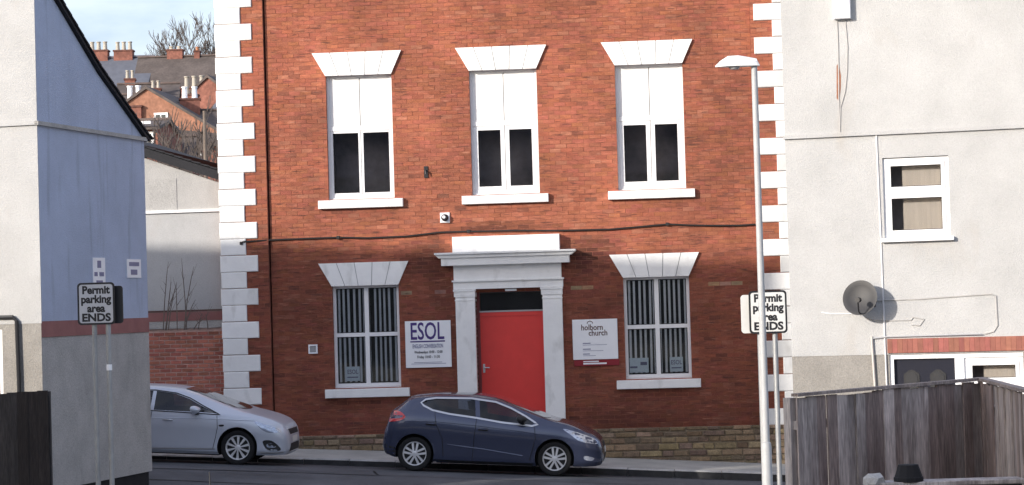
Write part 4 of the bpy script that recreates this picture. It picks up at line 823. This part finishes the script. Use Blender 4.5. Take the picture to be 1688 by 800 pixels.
# ---------------------------------------------------------------- far terraces on the hill
def far_house(label, loc, rz, wd, dp, ze, zr, h, wallm, roofm, chim=(), wins=(), axis='x', name='terraced_house', group='terraced houses on the hill'):
    """ridge along local x (axis='x') or local y; ze, zr absolute heights; loc is the front left corner"""
    t = thing(name, label, 'house', (loc[0], loc[1], 0), rz, group); z0 = ze-h; q = MB()
    if axis == 'x':
        q.add([(0, 0, z0), (wd, 0, z0), (wd, dp, z0), (0, dp, z0), (0, 0, ze), (wd, 0, ze), (wd, dp, ze), (0, dp, ze), (0, dp/2, zr), (wd, dp/2, zr)], [(0, 1, 5, 4), (2, 3, 7, 6), (3, 0, 4, 8, 7), (1, 2, 6, 9, 5)])
        r_ = MB(); e = .3; k = (zr-ze)/(dp/2)
        r_.add([(-.15, -e, ze-e*k+.05), (wd+.15, -e, ze-e*k+.05), (wd+.15, dp/2, zr+.05), (-.15, dp/2, zr+.05), (wd+.15, dp+e, ze-e*k+.05), (-.15, dp+e, ze-e*k+.05)]+[(-.15, -e, ze-e*k-.08), (wd+.15, -e, ze-e*k-.08), (wd+.15, dp/2, zr-.08), (-.15, dp/2, zr-.08), (wd+.15, dp+e, ze-e*k-.08), (-.15, dp+e, ze-e*k-.08)],
               [(0, 1, 2, 3), (3, 2, 4, 5), (1, 0, 6, 7), (5, 4, 10, 11), (0, 3, 9, 6), (3, 5, 11, 9), (2, 1, 7, 8), (4, 2, 8, 10), (7, 6, 9, 8), (8, 9, 11, 10)])
        r_.box(-.15, wd+.15, dp/2-.12, dp/2+.12, zr+.04, zr+.14, (1.3, 1.2, 1.2))
    else:
        q.add([(0, 0, z0), (wd, 0, z0), (wd, dp, z0), (0, dp, z0), (0, 0, ze), (wd, 0, ze), (wd, dp, ze), (0, dp, ze), (wd/2, 0, zr), (wd/2, dp, zr)], [(0, 1, 5, 8, 4), (2, 3, 7, 9, 6), (3, 0, 4, 7), (1, 2, 6, 5)])
        r_ = MB(); e = .25; k = (zr-ze)/(wd/2)
        r_.add([(-e, -.12, ze-e*k+.05), (wd/2, -.12, zr+.05), (wd+e, -.12, ze-e*k+.05), (-e, dp+.12, ze-e*k+.05), (wd/2, dp+.12, zr+.05), (wd+e, dp+.12, ze-e*k+.05)]+[(-e, -.12, ze-e*k-.10), (wd/2, -.12, zr-.10), (wd+e, -.12, ze-e*k-.10), (-e, dp+.12, ze-e*k-.10), (wd/2, dp+.12, zr-.10), (wd+e, dp+.12, ze-e*k-.10)],
               [(0, 3, 4, 1), (1, 4, 5, 2), (0, 1, 7, 6), (1, 2, 8, 7), (3, 0, 6, 9), (2, 5, 11, 8), (4, 3, 9, 10), (5, 4, 10, 11), (6, 7, 10, 9), (7, 8, 11, 10)])
    q.build('wall', wallm, t); rf = r_.build('roof', roofm, t)
    for cx, cy, cw, ch, cz, pots, pm, pz in chim:
        cb = MB().box(cx, cx+cw, cy, cy+.7, cz-1.6, cz+ch).box(cx-.05, cx+cw+.05, cy-.05, cy+.75, cz+ch+.002, cz+ch+.1, (.55, .6, .65)).build('chimney', 'brick3', rf)
        for k in range(pots):
            px = cx+cw*(k+.5)/pots; r = min(.14, cw/pots*.34); o = MB().lathe([(r*1.15, 0), (r, .08), (r*.85, pz-.08), (r*1.1, pz-.06), (r*1.1, pz), (r*.7, pz)], 10, axis='z', o=(px, cy+.35, cz+ch+.1)).build('chimney_pot', pm, t, smooth=True)
    for wx, wz, ww, wh in wins:
        f_ = MB(); bars(f_, wx, wx+ww, wz, wz+wh, .10, -.06, .0); f_.box(wx+ww/2-.03, wx+ww/2+.03, -.05, 0, wz+.1, wz+wh-.1); f_ = f_.build('window', 'upvc', t); MB().box(wx+.1, wx+ww-.1, -.03, -.01, wz+.1, wz+wh-.1).build('pane', 'screen', f_)
    return t
def far(px, py, Y):                                                       # used once to read positions: point on the sight line at depth Y
    d = cam.matrix_world.to_3x3() @ Vector(((px-844)/3600, -(py-400)/3600, -1)); return (d.x/d.y*Y, 3.2+d.z/d.y*Y)
# top terrace (about 140 m away)
far_house('slate roofed terraced house with two squat pot crowned chimneys on the skyline', (-31.85, 138), R(-1), 9.0, 5, 17.6, 19.6, 6, 'brick3', 'slate', chim=((4.9, 2.2, 1.25, .55, 19.5, 3, 'pot', .55), (6.55, 2.2, 1.2, .5, 19.5, 3, 'pot', .55)), wins=((1, 15, 1, 1.5), (4, 15, 1, 1.5)))
far_house('brown tiled terraced house with a broad single chimney on the skyline', (-23.6, 137.6), R(-1), 9.5, 5, 17.3, 19.5, 6, 'brick3', 'slateb', chim=((1.75, 2.3, 1.0, .62, 19.3, 2, 'pot', .22), (3.5, 2.3, .35, .5, 19.3, 1, 'terra', .25)), wins=((1, 15, 1, 1.5), (5, 15, 1, 1.5)))
# middle rows
far_house('red brick rear wing with grey tiled roof below the slate skyline house', (-24.6, 122), R(3), 4.3, 5, 14.4, 15.6, 5, 'mat_orange', 'slateb', chim=(), wins=((1.4, 12.9, .8, 1.1),))
far_house('orange brick gabled house with two tall white pots on its chimney', (-21.6, 108), R(-6), 7.6, 8, 11.9, 14.3, 6, 'mat_orange', 'slateb', chim=((2.7, -.2, .85, .55, 12.75, 2, 'wplast', 1.0), (4.3, 5, .7, .4, 13.9, 2, 'pot', .4)), wins=((4.15, 12.2, .7, .8),), axis='y')
far_house('brown roofed house with three pots on a mossy stack behind the orange gable', (-20.0, 118), R(-12), 8, 7, 12.6, 15.8, 6, 'brick3', 'slateb', chim=((2.0, 1.2, 1.3, .7, 14.6, 3, 'pot', .6),), wins=((1, 11, .9, 1.2),), axis='y')
far_house('dark roofed brick house with square red chimney and two white pots', (-17.0, 106), R(8), 6, 7, 11.4, 13.2, 6, 'brick3', 'slateb', chim=((1.0, 3.0, 1.0, .75, 13.0, 2, 'wplast', .6),), wins=((1.0, 9.6, 1, 1.4), (3, 9.6, 1, 1.3)))
far_house('small dark slate roofed house squeezed in beside the white quoins', (-15.9, 116), R(-20), 5, 6, 13.6, 15.6, 6, 'brick3', 'slate', chim=((.6, 2.6, .7, .5, 15.5, 1, 'pot', .5),), wins=((1.4, 12, .9, 1.1),))
far_house('brown tiled house with short red stack between slate roof and orange gable', (-22.6, 126), R(6), 3.4, 5, 15.3, 16.6, 6, 'brick3', 'slateb', chim=((1.9, .4, .6, .5, 15.6, 2, 'pot', .45), (.3, 2.4, .6, .4, 16.5, 2, 'pot', .5)), wins=((1, 13.8, .7, 1),))
far_house('dark brick outbuilding with mono window above the black roof', (-17.9, 96), R(4), 3.9, 4, 9.7, 11.0, 5, 'brick3', 'slateb', chim=((2.9, .4, .5, .3, 10.6, 1, 'wplast', .4),), wins=((.9, 8.6, .7, 1.0), (2.2, 8.6, .7, 1.0)))
far_house('low brick rear extension with white fascia near the blue house verge', (-16.3, 92), R(-4), 1.5, 4, 11.0, 11.4, 4, 'brick3', 'slateb', wins=((.15, 10.0, .5, .8), (.8, 10.0, .55, .8)))
MB().box(-16.5, -15.0, 91.35, 91.48, 11.08, 11.2).build('fascia_board', 'upvc'); tag(bpy.data.objects['fascia_board'], 'long white fascia board under the low extension roof', 'fascia')
def tree(label, loc, h, seed, spread=.5, name='bare_tree', levels=5, r0=.13):
    t = thing(name, label, 'tree', loc, 0, 'bare winter trees'); rn = random.Random(seed); tr = MB(); tw = MB()
    def br(p, d, L, r, lv):
        pts = [p]; n_ = 3; dd = d.copy()
        for i in range(n_): dd = (dd+Vector((rn.uniform(-.18, .18), rn.uniform(-.18, .18), rn.uniform(-.02, .16)))).normalized(); pts.append(pts[-1]+dd*L/n_)
        (tr if lv < 2 else tw).tube(pts, [r*(1-.38*i/n_) for i in range(n_+1)], 6 if lv < 2 else 4)
        if lv < levels:
            for k in range(rn.choice([2, 3, 3])):
                q_ = pts[rn.choice([2, 3, 3])]; e = (dd+Vector((rn.uniform(-1, 1), rn.uniform(-1, 1), rn.uniform(-.1, .6)))*spread).normalized(); br(q_, e, L*rn.uniform(.62, .82), max(.018, r*.6), lv+1)
    br(Vector((0, 0, 0)), Vector((0, 0, 1)), h*.33, r0, 0); tr.build('trunk', 'bark', t); tw.build('crown', 'bark', t)
for i, (px, top, Y, lab) in enumerate([(262, 60, 152, 'leafless tree just left of the broad skyline chimney'), (288, 42, 150, 'tallest leafless tree standing above the broad skyline chimney'), (306, 48, 151, 'leafless tree with upright limbs right of the broad skyline chimney'), (342, 40, 148, 'dense leafless tree on the skyline next to the white quoins')]):
    X, z = far(px, top, Y); X2, _ = far(px, 95, Y); zb = 14.; tree(lab, (X2, Y, zb), (z-zb)*1.05, 20+i, .55, levels=6, r0=.16)
for i, (px, top, Y, lab) in enumerate([(318, 170, 84, 'leafless brushy tree in front of the brown houses beside the quoins'), (345, 190, 80, 'small leafless tree nearest the white quoins above the black roof'), (288, 205, 82, 'thin leafless sapling before the orange gable'), (262, 212, 86, 'low leafless tree directly behind the black roof near the blue house'), (303, 195, 90, 'leafless twiggy tree between orange gable and red chimney')]):
    X, z = far(px, top, Y); zb = 3.5; tree(lab, (X, Y, zb), (z-zb), 40+i, .5, levels=5, r0=.10)
X, z = far(336, 183, 78); tag(MB().tube([(X, 78, 3.5), (X+.02, 78, z)], [.09, .06], 8).build('telegraph_pole', 'stem'), 'plain pale telegraph pole rising above the black tiled roof', 'pole')

# ---------------------------------------------------------------- unseen houses added for shade on road, cars, fence and darker window reflections
def block(label, cx, cy, ang, along, across, ze, zr, z0):
    t = thing('terraced_house', label, 'house', (cx, cy, 0), ang, 'unseen houses added behind the camera'); q = MB(); a, c = along/2, across/2
    q.add([(-a, -c, z0), (a, -c, z0), (a, c, z0), (-a, c, z0), (-a, -c, ze), (a, -c, ze), (a, c, ze), (-a, c, ze), (0, -c, zr), (0, c, zr)], [(0, 1, 5, 8, 4), (2, 3, 7, 9, 6), (3, 0, 4, 7), (1, 2, 6, 5)]); q.build('wall', 'beige', t)
    q = MB(); q.add([(-a-.2, -c, ze), (0, -c, zr+.06), (a+.2, -c, ze), (-a-.2, c, ze), (0, c, zr+.06), (a+.2, c, ze)], [(0, 3, 4, 1), (1, 4, 5, 2), (0, 1, 2), (5, 4, 3), (0, 2, 5, 3)]); q.build('roof', 'slate', t)
A_ = math.atan2(.616, .788)
def at_s(s, Y): return (s+.788*Y)/.616
sc_ = -28.0; Yc = 24.0; block('unseen house left of the camera added to shade the street', at_s(sc_, Yc)-.6, Yc, A_, 6, 6.3, 9.3, 11.3, -.5)  # unseen, turned along the sun to shade road, cars and left sign
block('unseen house beside the camera added to shade the fence', at_s(-13.5, 6), 6, A_, 6, 7.6, 8.1, 10.6, .5)  # unseen, placed and raised to keep the right fence in shade
for i, x in enumerate((-30, -16, -2, 12, 26)):  # row added so window glass reflects dark fronts, not bright sky
    block(('added unseen house far left behind the camera', 'added unseen house left behind the camera', 'added unseen house straight behind the camera', 'added unseen house right behind the camera', 'added unseen house far right behind the camera')[i], x, -16-(i % 2), math.pi/2, 8, 14.3, 9.0, 12.5, 1)
